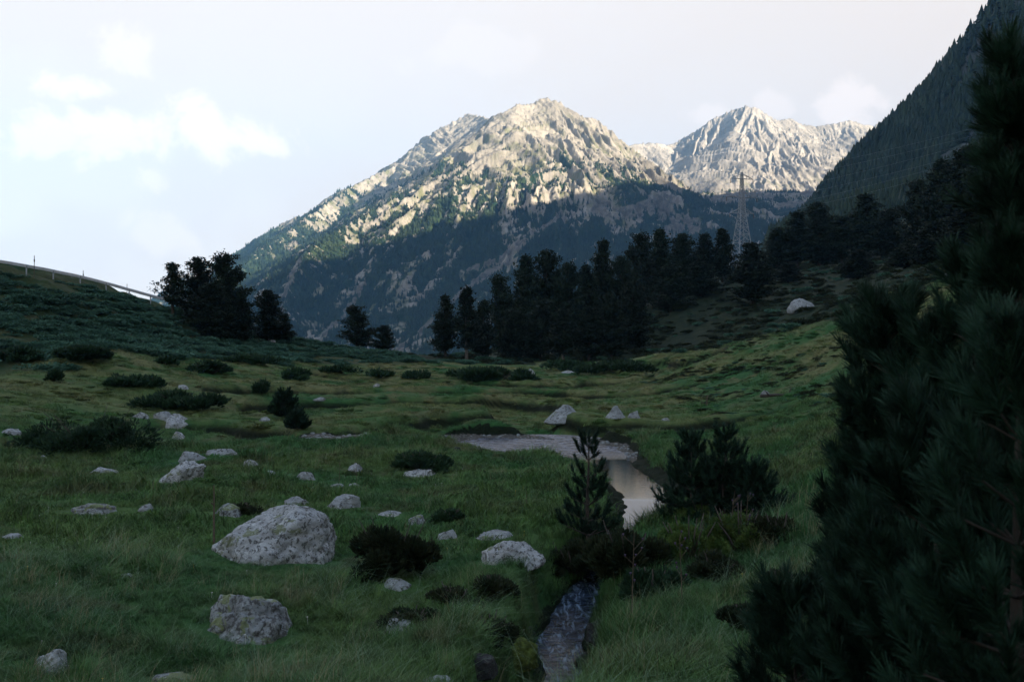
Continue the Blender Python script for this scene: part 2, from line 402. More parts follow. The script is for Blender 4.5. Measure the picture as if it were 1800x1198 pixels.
# the riffle: the near bank hides part of the water, so it lies wider on the ground than it looks
for i, (u, Y, hw) in enumerate([(700, 46.5, .8), (760, 46.9, 1.2), (800, 46.6, 2.4), (860, 45.7, 3.3), (930, 45.0, 3.7), (1000, 43.4, 3.1), (1048, 41.4, 1.7), (1086, 38.6, .8), (1118, 34.9, .95), (1146, 31.2, 1.15)]):
    ST[i] = ((u - U0) / FPX * Y, Y, -.44 if i < 2 else -.5, hw)
ST = np.array(ST)
GX = [((560, 766), (600, 767), (650, 768), (700, 769), (740, 772), (790, 775)),]
MEA = [[(480, 716), (580, 709), (700, 704), (820, 704), (895, 701), (930, 712), (935, 727), (870, 734), (800, 737), (742, 742), (720, 750), (640, 756), (520, 760)],
       [(430, 700), (560, 693), (700, 689), (850, 686), (960, 685), (1060, 691), (1160, 690)],
       [(950, 742), (1040, 750), (1130, 748), (1220, 752), (1330, 745)], [(560, 668), (700, 672), (830, 671), (960, 674), (1100, 668)],
       [(330, 745), (430, 752), (500, 765), (560, 768)], [(1120, 655), (1220, 668), (1330, 660), (1420, 655)]]
def polyd(x, y, P):
    """distance to a polyline and the interpolated extra columns at the closest point"""
    P = np.asarray(P, float); best = np.full(np.shape(x), 1e9); ex = [np.zeros(np.shape(x)) for _ in range(P.shape[1] - 2)]
    for a, b in zip(P[:-1], P[1:]):
        dx, dy = b[0] - a[0], b[1] - a[1]
        t = np.clip(((x - a[0]) * dx + (y - a[1]) * dy) / (dx * dx + dy * dy), 0, 1)
        d = np.hypot(x - a[0] - t * dx, y - a[1] - t * dy); m = d < best; best = np.where(m, d, best)
        for k in range(len(ex)): ex[k] = np.where(m, a[2 + k] + t * (b[2 + k] - a[2 + k]), ex[k])
    return best, ex
MEAW = [[gp(u, v) for u, v in m] for m in MEA]
GRAV = [gp(u, v, -.35) for u, v in GX[0]]

def hz(x, y, full=False):
    x = np.asarray(x, float); y = np.asarray(y, float); r = np.hypot(x, y)
    z = tps(x, y)
    far = sstep(420, 900, r)
    z = z * (1 - far) + far * -60
    amp = sstep(3, 14, r) * (1 - sstep(150, 320, r))
    wx = x + 1.2 * perlin(x / 5, y / 5, 91); wy = y + 1.2 * perlin(x / 5, y / 5, 92)
    hum = fbm(wx / 6.5, wy / 4.0, 4, 5) * .20 + (ridged(wx / 2.6, wy / 1.9, 2, 9) - .75) * -.07
    hum = hum * (1 + 1.6 * sstep(.5, 6, z)) + .045 * fbm(x / 1.1, y / .9, 3, 15) * sstep(20, 40, r)
    z = z + hum * amp
    z = z - .30 * np.exp(-((x - 1.2) / 5.0) ** 4 - ((y - 37.5) / 4.0) ** 2)
    bed = np.zeros(np.shape(x))
    near = (r < 130)
    for m in MEAW:
        d, _ = polyd(x, y, m)
        wob = 1 + .45 * perlin(x / 3.1, y / 3.1, 33)
        hw = (1.3 + r * .024) * wob
        c = 1 - sstep(hw * .75 - .2, hw * .75 + .75, d)
        lip = np.exp(-((d - hw * .75 - 1.4) / .9) ** 2) * .12
        z = z + np.where(near, -.95 * c + lip, 0); bed = np.maximum(bed, 2.1 * c * (1 - c) * near)  # steep channel walls take the soil darkened as painted shade
    d, _ = polyd(x, y, GRAV)
    d = d + .35 * fbm(x / 1.3, y / 1.3, 3, 44)
    c = 1 - sstep(.9, 1.6, d); z = z * (1 - c) + c * (-.38 + .10 * fbm(x / .8, y / .8, 3, 8)); bed = np.maximum(bed, (1 - sstep(.8, 1.3, d)))
    d, (zw, hw) = polyd(x, y, ST)
    dn = d + .22 * fbm(x / 2.2, y / 2.2, 2, 45) * np.clip(hw, .4, 1.2)
    c = 1 - sstep(hw * 1.0 + .05, hw * 1.0 + .5, dn)
    b = 1 - sstep(hw * .3, hw * 1.05, dn)
    target = zw + .10 - .42 * b + .05 * fbm(x / .5, y / .5, 3, 18)
    z = z * (1 - c) + c * np.minimum(target, z)
    lip = np.exp(-((dn - hw - 1.2) / .7) ** 2) * .10 * (r < 70)
    z = z + lip * (1 - c); bed = np.maximum(bed, np.where((dn < hw + .1) & (y > 39.5), 1.0, np.where(dn < hw + np.where(zw < -.6, .1, .45), .5, 0)))
    if full: return z, bed, d - hw
    return z

def ray(u, v, y0=3.0, y1=320.0):
    """where the line of sight through a picture point first meets the ground"""
    Y = np.exp(np.linspace(math.log(y0), math.log(y1), 900))
    x = (u - U0) / FPX * Y; zr = CZ + (V0 - v) / FPX * Y
    h = hz(x, Y); k = np.nonzero(h >= zr)[0]
    if len(k) == 0: k = [np.argmin(zr - h)]
    Yk = float(Y[k[0]]); return np.array([(u - U0) / FPX * Yk, Yk, float(hz(np.array([(u - U0) / FPX * Yk]), np.array([Yk]))[0])])
def ground(x, y): return float(hz(np.array([float(x)]), np.array([float(y)]))[0])

def build_ground():
    th = np.concatenate([np.linspace(-math.pi, -.72, 60, endpoint=False), np.linspace(-.72, -.55, 20, endpoint=False), np.linspace(-.55, .55, 760, endpoint=False), np.linspace(.55, .72, 20, endpoint=False), np.linspace(.72, math.pi, 60, endpoint=False)])
    rr = np.concatenate([np.exp(np.linspace(math.log(.8), math.log(9), 90, endpoint=False)), np.exp(np.linspace(math.log(9), math.log(130), 900, endpoint=False)), np.exp(np.linspace(math.log(130), math.log(6200), 130))])
    Rr, Th = np.meshgrid(rr, th, indexing='ij'); X = Rr * np.sin(Th); Y = Rr * np.cos(Th)
    Z, bed, _ = hz(X, Y, True)
    u = U0 + FPX * X / np.maximum(Y, 1)
    crest = np.interp(X, [-5, 5, 15.7, 21, 26, 28, 40], [150, 135, 112, 93, 78, 66, 30])
    heath = sstep(0, 10, Y - crest) * (X > 2) * (Y > 0)
    heath = np.maximum(heath, sstep(121, 126, Y) * (X > -16) * (X <= 3))
    heath = np.maximum(heath, hill_mask(X, Y) * .7)
    V = np.stack([X, Y, Z], -1).reshape(-1, 3); V = np.vstack([V, [[0, 0, float(Z[0].mean())]]])
    F = grid_faces(len(rr), len(th), True)
    F = F[:, ::-1]
    me = mesh('ground', V, F, M['turf'], True, {'bed': np.append(bed.ravel(), 0), 'heath': np.append(heath.ravel(), 0)})
    o = link('ground', me); tag(o, kind='structure')
    o['label'] = 'green and straw coloured meadow turf cut by winding stream channels'
    return o

def hill_mask(X, Y):
    """the juniper covered bank on the left"""
    u = U0 + FPX * X / np.maximum(Y, 1)
    y0 = np.interp(u, [-400, 0, 150, 300, 450, 560, 700, 830, 880], [55, 64, 73, 80, 93, 104, 113, 124, 140])
    return sstep(-3, 3, Y - y0 + 5 * fbm(X / 7, Y / 7, 3, 71)) * (u < 860) * (Y < 150) * (Y > 40)

M = {}
M['turf'] = ground_mat()
M['grass'] = grass_mat('grass_blade')
M['rock'] = rock_mat('granite'); M['rock_lichen'] = rock_mat('lichened_granite', base=(.25, .28, .29), lic=.40, blk=.52, scale=1.5, lichen=(.16, .20, .08))
M['rock_pale'] = rock_mat('pale_granite', base=(.38, .41, .42), lic=.25, blk=.46, scale=1.5)
M['rock_dark'] = rock_mat('wet_rock', base=(.03, .033, .036), lic=.1, blk=.4)
M['moss'] = simple('yellow_green_moss', (.075, .10, .018), .95, 0, .6, 12)
M['mountain'] = mountain_mat('mountain_rock'); M['mountain_far'] = mountain_mat('far_mountain_rock', (.34, .315, .275), .8)
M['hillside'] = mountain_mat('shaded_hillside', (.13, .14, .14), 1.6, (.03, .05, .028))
M['pine_far'] = leafy('far_conifer_needles', (.010, .024, .015), (.024, .042, .022), .02)
M['pine'] = leafy('pine_needles', (.005, .013, .008), (.013, .026, .014), .5)
M['needles'] = leafy('long_pine_needles', (.005, .015, .010), (.026, .066, .042), 6)
M['juniper'] = leafy('juniper_sprays', (.012, .034, .018), (.028, .066, .032), 1.2)
M['bank_juniper'] = leafy('bank_juniper_sprays', (.030, .085, .058), (.075, .165, .115), .5)
M['willow'] = leafy('willow_leaves', (.040, .095, .024), (.11, .17, .045), 5)
M['heath'] = leafy('heather', (.012, .026, .013), (.034, .044, .022), 1.5)
M['bark'] = simple('pine_bark', (.055, .048, .042), .9, 0, .4, 6)
M['bark_pale'] = simple('pale_bark', (.12, .112, .104), .9, 0, .35, 6)
M['steel'] = simple('galvanised_steel', (.62, .64, .66), .5, .1, .1, 2)
M['dull_steel'] = simple('weathered_pylon_steel', (.28, .31, .34), .6, .1, .2, 2)
M['water'] = water_mat()
M['bent'] = simple('pale_bent_stems', (.15, .24, .14), .7)
M['straw'] = simple('straw_stems', (.26, .25, .14), .8)
M['twig'] = simple('dry_twig', (.10, .08, .06), .9, 0, .3, 20)
M['brown_needles'] = leafy('dead_brown_needles', (.13, .05, .02), (.18, .08, .03), 3)
build_ground()

# ------------------------------------------------------------------ mountains
def ridge_field(X, Y, ridges, seed=0, ribw=44.0, riba=21.0, rk=1.0):
    Z = np.full(X.shape, -1e9); D = np.zeros(X.shape); Sx = np.zeros(X.shape)
    wx = X + 13 * fbm(X / 170, Y / 170, 3, seed + 1); wy = Y + 13 * fbm(X / 170, Y / 170, 3, seed + 2)
    for ri, (P, k1, k2, dk, ra) in enumerate(ridges):
        P = np.array([pt(*p) for p in P]) if len(P[0]) == 3 else np.array([q[:3] for q in P])
        L = 0
        for a, b in zip(P[:-1], P[1:]):
            dx, dy = b[0] - a[0], b[1] - a[1]; ln = math.hypot(dx, dy)
            t = np.clip(((wx - a[0]) * dx + (wy - a[1]) * dy) / (ln * ln), 0, 1)
            ox = wx - a[0] - t * dx; oy = wy - a[1] - t * dy
            d = np.hypot(ox, oy)
            ang = np.arctan2(ox * dx + oy * dy, ox * dy - oy * dx)
            s = L + t * ln + np.where((t <= 0) | (t >= 1), np.sin(ang) * np.minimum(d, 400) * .6, 0)
            h = a[2] + t * (b[2] - a[2])
            ramp = sstep(0, 160, d)
            rib = ridged(s / ribw + ri * 31.7, d / 520 + ri * 3.1, 4, seed + 5, .6) - 1.0
            z = h - np.where(d < dk, k1 * d, k1 * dk + k2 * (d - dk)) + ra * riba * rib * ramp
            m = z > Z; Z = np.where(m, z, Z); D = np.where(m, d, D); Sx = np.where(m, s + ri * 1000, Sx); L += ln
    q = sstep(5, 120, D)
    Z = Z + (ridged(X / 150, Y / 150, 4, seed + 40, .5) - 1.1) * 8 * q
    Z = Z + rk * ((ridged(Sx / 26, D / 240, 4, seed + 60, .62) - 1.0) * 9 * (.4 + .6 * q) + (ridged(Sx / 9.5, D / 80, 3, seed + 70, .6) - 1.0) * 3.5 + (ridged(X / 22, Y / 22, 3, seed + 80, .6) - 1.0) * 3.0)
    return Z, D, Sx

MAIN = [
    ([(880, 212, 3060), (905, 184, 3000), (925, 184, 3030), (942, 178, 3050), (962, 171, 3080), (985, 181, 3100), (1010, 203, 3110), (1045, 214, 3130), (1085, 243, 3120), (1125, 272, 3050), (1160, 312, 2960), (1195, 345, 2850)], .85, .62, 260, 1.25),
    ([(905, 184, 3000), (880, 228, 2930), (825, 278, 2860), (760, 318, 2780), (710, 340, 2700), (650, 370, 2620), (612, 396, 2540), (570, 425, 2450), (533, 450, 2360), (510, 500, 2200), (480, 580, 1950)], .80, .60, 240, .9),
    ([(860, 214, 3480), (845, 207, 3640), (822, 201, 3720), (800, 212, 3700), (760, 240, 3640), (700, 286, 3530), (650, 312, 3410), (600, 340, 3270), (530, 388, 3040), (480, 425, 2920), (430, 462, 2800), (380, 500, 2650), (320, 545, 2500)], .75, .6, 300, .7),
    ([(962, 171, 3080), (958, 240, 2920), (955, 300, 2780), (940, 360, 2640), (900, 430, 2400), (850, 520, 2050), (820, 600, 1700)], .85, .62, 200, .8),
    ([(1030, 212, 3120), (1040, 280, 2930), (1050, 330, 2800), (1080, 372, 2600), (1040, 450, 2250), (980, 560, 1800)], .80, .55, 180, .6),
    # hanging cirque floor and forested step below it
    ([(1150, 350, 3020), (1200, 345, 3080), (1260, 338, 3200), (1330, 335, 3300), (1420, 338, 3300), (1520, 330, 3300)], .22, .34, 350, .25),
    ([(1180, 372, 2700), (1260, 378, 2650), (1340, 380, 2700), (1440, 380, 2700)], .30, .40, 200, .5),
    ([(1150, 430, 2300), (1250, 425, 2300), (1400, 420, 2300)], .25, .40, 200, .5)]
FAR = [
    ([(1090, 262, 4200), (1118, 254, 4300), (1143, 252, 4350), (1175, 256, 4400), (1200, 246, 4450), (1222, 232, 4450), (1250, 211, 4450), (1283, 196, 4430), (1312, 187, 4400), (1330, 191, 4400), (1347, 200, 4420), (1365, 213, 4450), (1385, 209, 4500), (1400, 216, 4550), (1432, 223, 4600), (1470, 217, 4600), (1490, 211, 4600), (1512, 219, 4650), (1532, 222, 4700), (1560, 214, 4700), (1640, 190, 4700)], .85, .6, 300, 1.2),
    ([(1312, 187, 4400), (1290, 225, 4250), (1283, 262, 4120), (1300, 300, 3960), (1310, 325, 3850)], .75, .6, 200, 1.0),
    ([(1365, 213, 4450), (1352, 250, 4280), (1350, 290, 4130), (1360, 320, 4000)], .8, .6, 150, 1.0),
    ([(1432, 223, 4600), (1410, 260, 4400), (1400, 300, 4200), (1420, 325, 4050)], .8, .6, 150, 1.0),
    ([(1500, 214, 4620), (1480, 255, 4450), (1475, 300, 4200)], .8, .6, 150, 1.0),
    ([(1222, 232, 4450), (1215, 262, 4300), (1230, 300, 4100)], .7, .6, 150, .7)]
RIGHT = [
    ([(1370, 402, 1650), (1425, 372, 1500), (1485, 336, 1350), (1545, 296, 1230), (1602, 232, 1120), (1636, 190, 1080), (1672, 146, 1050), (1700, 108, 1030), (1725, 72, 1010), (1762, 24, 990), (1800, -62, 960), (1900, -150, 950)], 1.2, 1.15, 250, .5),
    ([(1900, 190, 560, ), (1800, 255, 580), (1700, 310, 600), (1600, 352, 620), (1500, 385, 650), (1420, 405, 690)], .5, .5, 100, .3),
    ([(640, 950, 395, 0), (950, 980, 590, 0), (1444, 1000, 1015, 0), (1460, 1300, 965, 0), (1450, 1700, 905, 0), (1444, 1950, 880, 0), (1450, 2200, 850, 0), (1480, 2500, 800, 0), (1500, 3300, 630, 0)], .85, .8, 300, .6),
    ([(1444, 1000, 1015, 0), (1500, 300, 1000, 0), (1500, -800, 840, 0), (1400, -2000, 650, 0), (1300, -3000, 600, 0)], .75, .7, 300, .6)]

def fan(name, ridges, u0, u1, nc, d0, d1, nr, seed, matl, forest_fn, **kw):
    uu = np.linspace(u0, u1, nc); dd = np.linspace(d0, d1, nr)
    Dm, Um = np.meshgrid(dd, uu, indexing='ij'); X = (Um - U0) / FPX * Dm; Y = Dm
    return surf(name, X, Y, ridges, seed, matl, forest_fn, **kw)

def surf(name, X, Y, ridges, seed, matl, forest_fn, **kw):
    Z, D, Sx = ridge_field(X, Y, ridges, seed, **kw)
    Z = np.maximum(Z, -90 + 0 * Z)
    fo, gr, sc = forest_fn(X, Y, Z, D, Sx)
    V = np.stack([X, Y, Z], -1).reshape(-1, 3)
    o = link(name, mesh(name, V, grid_faces(*X.shape), matl, True, {'forest': fo.ravel(), 'grass': gr.ravel(), 'scree': sc.ravel()}))
    return tag(o, kind='structure')

def cover_main(X, Y, Z, D, Sx):
    streak = fbm(Sx / 24, D / 240, 4, 301, .65) + .25 * fbm(Sx / 90, D / 400, 2, 309); n = fbm(X / 130, Y / 130, 4, 302, .6); n2 = fbm(X / 30, Y / 30, 3, 303, .6)
    base = 1 - sstep(150, 430, Z + 80 * n)
    fo = np.clip(base * 1.0 - .08 + 1.15 * streak + .45 * n2, 0, 1)
    fo = np.maximum(fo, .37 * base) * (1 - sstep(420, 540, Z))
    right = sstep(150, 420, X) * (1 - sstep(380, 420, Z))
    fo = np.maximum(fo, np.clip(right * (1 - sstep(-0.05, .35, n + .2 * n2)), 0, 1))
    gr = np.clip(1 - sstep(520, 690, Z + 60 * n), 0, 1) * sstep(-.3, .15, fbm(Sx / 34, D / 200, 3, 305))
    # scree chutes running down the shaded foot
    c1 = 0 * X
    for P, w in ((((1180, 350), (1100, 372), (1050, 365)), 16), (((1130, 380), (1060, 360)), 10), (((1150, 372), (1220, 395), (1180, 405)), 16), (((985, 375), (930, 420), (880, 455), (820, 480)), 7), (((760, 560), (830, 500), (900, 455)), 7), (((700, 620), (760, 560)), 6), (((640, 500), (600, 560), (560, 600)), 5), (((530, 450), (500, 520), (490, 570)), 6)):
        U = U0 + FPX * X / Y; Vv = V0 - FPX * (Z - CZ) / Y
        d, _ = polyd(U + 6 * n2, Vv + 6 * n, [(a, b) for a, b in P]); c1 = np.maximum(c1, 1 - sstep(w * .5, w * 1.1, d))
    sc = np.clip(c1 * sstep(-.3, .1, n2 + .3), 0, 1)
    fl = (X > 330) * (Y > 2800) * (1 - sstep(-.1, .3, n)) * .8
    sc = np.maximum(sc, fl); fo = fo * (1 - sc)
    return fo, gr, sc
def cover_far(X, Y, Z, D, Sx):
    n = fbm(X / 150, Y / 150, 4, 402, .6)
    return 0 * X, np.clip(1 - sstep(480, 640, Z), 0, 1) * sstep(-.1, .3, n), sstep(150, 500, D) * sstep(0, .4, fbm(Sx / 90, D / 400, 3, 410)) * .8
def cover_right(X, Y, Z, D, Sx):
    n = fbm(X / 90, Y / 90, 4, 502, .6); st = fbm(Sx / 50, D / 170, 4, 503, .6)
    rock = sstep(-.15, .3, .6 * st + .8 * n) * sstep(40, 160, Z)
    # open grassy gully across the flank
    d, _ = polyd(X, Y, [pt(1760, 190, 850)[:2], pt(1700, 225, 800)[:2], pt(1640, 290, 700)[:2], pt(1560, 330, 640)[:2]])
    gl = 1 - sstep(8, 26, d + 14 * n)
    return np.clip(1.0 - .75 * rock - .7 * gl, 0, 1), np.clip(1.5 * gl + .4, 0, 1), 0 * X

fan('mountain', MAIN, 150, 1700, 1000, 1150, 4050, 560, 3, M['mountain'], cover_main)['label'] = 'jagged rocky mountain with lit upper face and wooded shaded foot'
fan('distant_mountain', FAR, 1000, 1800, 560, 3250, 5400, 300, 11, M['mountain_far'], cover_far)['label'] = 'pale distant mountain at the head of the valley'
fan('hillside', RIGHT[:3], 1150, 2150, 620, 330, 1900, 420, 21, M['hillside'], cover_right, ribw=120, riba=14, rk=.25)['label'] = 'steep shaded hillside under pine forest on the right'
_x = np.linspace(380, 3200, 150); _y = np.linspace(-3200, 3700, 240); _X, _Y = np.meshgrid(_x, _y)
_X = _X + np.maximum(0, (_Y - 300)) * .38 * (1 - (_X - 380) / 2820)
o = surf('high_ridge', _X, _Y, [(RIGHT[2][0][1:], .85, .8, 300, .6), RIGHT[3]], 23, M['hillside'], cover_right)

# ------------------------------------------------------------------ instancing of uncountable things
def points_object(name, P, rz, sc, idx, sources, tilt=None):
    """one object that spreads source meshes over points through geometry nodes"""
    me = bpy.data.meshes.new(name); me.vertices.add(len(P)); me.vertices.foreach_set('co', np.asarray(P, np.float32).ravel())
    rot = np.zeros((len(P), 3), np.float32); rot[:, 2] = rz
    if tilt is not None: rot[:, :2] = tilt
    a = me.attributes.new('rot', 'FLOAT_VECTOR', 'POINT'); a.data.foreach_set('vector', rot.ravel())
    sc = np.asarray(sc, np.float32)
    if sc.ndim == 1: sc = np.repeat(sc[:, None], 3, 1)
    a = me.attributes.new('scl', 'FLOAT_VECTOR', 'POINT'); a.data.foreach_set('vector', sc.ravel())
    a = me.attributes.new('idx', 'INT', 'POINT'); a.data.foreach_set('value', np.asarray(idx, np.int32))
    o = link(name, me)
    col = bpy.data.collections.new(name + '_sources')
    for k, s in enumerate(sources):
        q = bpy.data.objects.new('%s_source_%02d' % (name, k), s); col.objects.link(q)
    ng = bpy.data.node_groups.new(name, 'GeometryNodeTree')
    ng.interface.new_socket('Geometry', in_out='INPUT', socket_type='NodeSocketGeometry')
    ng.interface.new_socket('Geometry', in_out='OUTPUT', socket_type='NodeSocketGeometry')
    N = ng.nodes; gi = N.new('NodeGroupInput'); go = N.new('NodeGroupOutput'); ip = N.new('GeometryNodeInstanceOnPoints')
    ci = N.new('GeometryNodeCollectionInfo'); ci.inputs['Collection'].default_value = col; ci.inputs['Separate Children'].default_value = True; ci.inputs['Reset Children'].default_value = True
    def na(nm, typ):
        q = N.new('GeometryNodeInputNamedAttribute'); q.data_type = typ; q.inputs['Name'].default_value = nm; return [s for s in q.outputs if s.enabled][0]
    ng.links.new(gi.outputs[0], ip.inputs['Points']); ng.links.new(ci.outputs[0], ip.inputs['Instance'])
    ip.inputs['Pick Instance'].default_value = True
    ng.links.new(na('idx', 'INT'), ip.inputs['Instance Index'])
    er = N.new('FunctionNodeEulerToRotation'); ng.links.new(na('rot', 'FLOAT_VECTOR'), er.inputs[0]); ng.links.new(er.outputs[0], ip.inputs['Rotation'])
    ng.links.new(na('scl', 'FLOAT_VECTOR'), ip.inputs['Scale']); ng.links.new(ip.outputs[0], go.inputs[0])
    md = o.modifiers.new('spread', 'NODES'); md.node_group = ng
    return tag(o, kind='stuff')

def low_conifer(seed):
    r = np.random.default_rng(seed); V = []; F = []
    n = 7; rings = 5
    for k in range(rings):
        z0 = .12 + .8 * k / rings; w = .26 * (1 - k / rings) ** .8 + .03
        b = len(V)
        for j in range(n):
            a = 2 * math.pi * j / n + r.uniform(-.3, .3); q = w * r.uniform(.6, 1.25)
            V.append((q * math.cos(a), q * math.sin(a), z0 + r.uniform(-.05, .03)))
        V.append((r.uniform(-.02, .02), r.uniform(-.02, .02), z0 + .32))
        for j in range(n): F.append((b + j, b + (j + 1) % n, b + n))
    V += [(.02, 0, 0), (-.02, .02, 0), (-.02, -.02, 0), (0, 0, .4)]; b = len(V) - 4; F += [(b, b + 1, b + 3), (b + 1, b + 2, b + 3), (b + 2, b, b + 3)]
    return mesh('low_conifer', V, F, M['pine_far'])
LOWC = [low_conifer(s) for s in range(5)]

def forest(name, n, ridges, u0, u1, d0, d1, seed, cover, hmin, hmax, label, zmin=-60, **kw):
    r = np.random.default_rng(seed); U = r.uniform(u0, u1, n); D = np.sqrt(r.uniform(d0 ** 2, d1 ** 2, n))
    X = (U - U0) / FPX * D; Z, Dd, Sx = ridge_field(X, D, ridges, seed, **kw)
    fo, _, sc = cover(X, D, Z, Dd, Sx)
    k = (r.random(n) < (fo * 1.0) ** 1.4) & (Z > zmin) & (sc < .3)
    X, D, Z = X[k], D[k], Z[k]; m = len(X)
    h = r.uniform(hmin, hmax, m); w = h * r.uniform(.8, 1.25, m)
    o = points_object(name, np.stack([X, D, Z - .5], 1), r.uniform(0, 6.28, m), np.stack([w, w, h], 1), r.integers(0, 5, m), LOWC)
    o['label'] = label; print(name, m)
forest('mountain_forest', 120000, MAIN, 380, 1560, 1500, 3500, 3, cover_main, 6, 13, 'forest scattered over the shaded foot of the main mountain')
forest('hillside_forest', 70000, RIGHT[:3], 1350, 1960, 500, 1400, 21, cover_right, 6, 18, 'pine forest covering the steep shaded hillside', zmin=-40, ribw=120, riba=14, rk=.25)

# ------------------------------------------------------------------ pines of the middle distance
def tri_cloud(Cn, size, r, flat=.6, updir=.3):
    """one small two-sided triangle (a clump of needles) per centre"""
    n = len(Cn); a = r.normal(size=(n, 3)); a[:, 2] *= flat; a[:, 2] += updir; a /= np.linalg.norm(a, axis=1)[:, None]
    b = np.cross(a, r.normal(size=(n, 3))); b /= np.linalg.norm(b, axis=1)[:, None] + 1e-9
    s = size * r.uniform(.6, 1.4, n)[:, None]
    V = np.stack([Cn - b * s * .35, Cn + b * s * .35, Cn + a * s], 1).reshape(-1, 3)
    return V, np.arange(3 * n).reshape(-1, 3)

def pine_parts(seed, H=9.0, wid=.32, bare=.12, lean=0.0, dens=1.0, irregular=.35, spike=.62):
    """trunk with limbs, crown of needle clumps carried by the limbs"""
    r = np.random.default_rng(seed); mb = MB(); tr = []
    nseg = 9; wob = r.normal(size=(nseg + 1, 2)) * .10
    for i in range(nseg + 1):
        t = i / nseg; tr.append((lean * t * H + wob[i, 0] * t, wob[i, 1] * t, t * H * .97))
    rad = [.022 * H * (1 - .92 * i / nseg) + .01 for i in range(nseg + 1)]
    mb.tube(tr, rad, 7); tr = np.array(tr)
    Cs = []; t = bare
    while t < .985:
        ht = t * H; base = np.array([np.interp(ht, tr[:, 2], tr[:, k]) for k in range(3)])
        tt = (t - bare) / (1 - bare)
        prof = (1 - tt) ** spike * (0.62 + .38 * min(1, tt / .22)) + .05
        nb = r.integers(4, 7)
        for k in range(nb):
            if r.random() < irregular * .35: continue
            az = r.uniform(0, 2 * math.pi); L = H * wid * prof * r.uniform(1 - irregular, 1 + irregular * .6)
            el = r.uniform(.0, .35) + .5 * tt
            d = np.array([math.cos(az) * math.cos(el), math.sin(az) * math.cos(el), math.sin(el)])
            p1 = base + d * L * .6; p2 = base + d * L + np.array([0, 0, .14 * L])
            mb.tube([base, p1, p2], [.006 * H * (1 - .6 * tt) , .004 * H * (1 - .5 * tt), .008], 4, False)
            nc = max(2, int(L / .33))
            for j in range(nc):
                f = (j + 1.2) / (nc + .2); c = base + (p2 - base) * f; 
                m = int(26 * dens); q = r.normal(size=(m, 3)) * np.array([.27, .27, .15]) * (H / 9) * (1.15 - .3 * tt)
                Cs.append(c + q + [0, 0, .08])
        t += r.uniform(.028, .05)
    Cs.append(tr[-1] + r.normal(size=(60, 3)) * np.array([.14, .14, .3]) * H / 9)
    Cs = np.concatenate(Cs); V, F = tri_cloud(Cs, .26 * H / 9, r)
    return mb, V, F

PINES = []
for s, kw in enumerate([dict(wid=.30, bare=.14, spike=.95), dict(wid=.26, bare=.10, irregular=.25, spike=.9), dict(wid=.34, bare=.06, irregular=.45), dict(wid=.22, bare=.2, irregular=.3, spike=.9), dict(wid=.40, bare=.08, irregular=.5), dict(wid=.27, bare=.30, irregular=.6, dens=.8)]):
    mb, V, F = pine_parts(100 + s, **kw)
    PINES.append((mb.data('trunk', M['bark'], True), mesh('crown', V, F, M['pine']), kw['wid']))
PALE = PINES[3][0].copy(); PALE.materials.clear(); PALE.materials.append(M['bark_pale'])

def pine(u, vtop, Y, w, kind, label, group, name='pine_tree', pale=False, sink=.2):
    w *= 1.12 if group == G3 else 1
    x = (u - U0) / FPX * Y; zg = ground(x, Y) - sink; H = CZ + (V0 - vtop) / FPX * Y - zg
    e = empty(name, (x, Y, zg), random.uniform(0, 6.28), label, 'tree', group)
    tm, cm, wid = PINES[kind]; sxy = (w / FPX * Y) / (9 * wid * 2 * .92)
    sz = H / 9.0
    a = link('trunk', PALE if pale else tm, e); b = link('crown', cm, e)
    for q in (a, b): q.scale = (sxy, sxy, sz)
    return e

G3 = 'dark pines of the wood behind the meadow'
G1 = 'pines beside the road guard rail'
pine(304, 466, 108, 62, 5, 'slender open pine with bare trunk beside the guard rail end', G1)
pine(348, 456, 110, 74, 2, 'tall bushy pine just right of the slender open pine', G1)
pine(398, 451, 109, 96, 4, 'broadest dark pine of the left hilltop clump', G1)
pine(372, 500, 104, 86, 2, 'lower pine in front between the two tallest hilltop pines', G1)
pine(425, 520, 107, 60, 0, 'low pine filling the right flank of the hilltop clump', G1)
pine(472, 513, 116, 70, 2, 'rounded dark pine standing apart right of the hilltop clump', G1)
pine(500, 552, 118, 40, 1, 'small pine at the right foot of the rounded hilltop pine', G1)
G2 = 'pair of dark pines before the mountain foot'
pine(627, 540, 128, 68, 4, 'broad conical dark pine left of the tiny pale tower', G2)
pine(674, 573, 127, 46, 2, 'smaller rounded pine touching the broad conical one', G2)
G3 = 'dark pines of the wood behind the meadow'
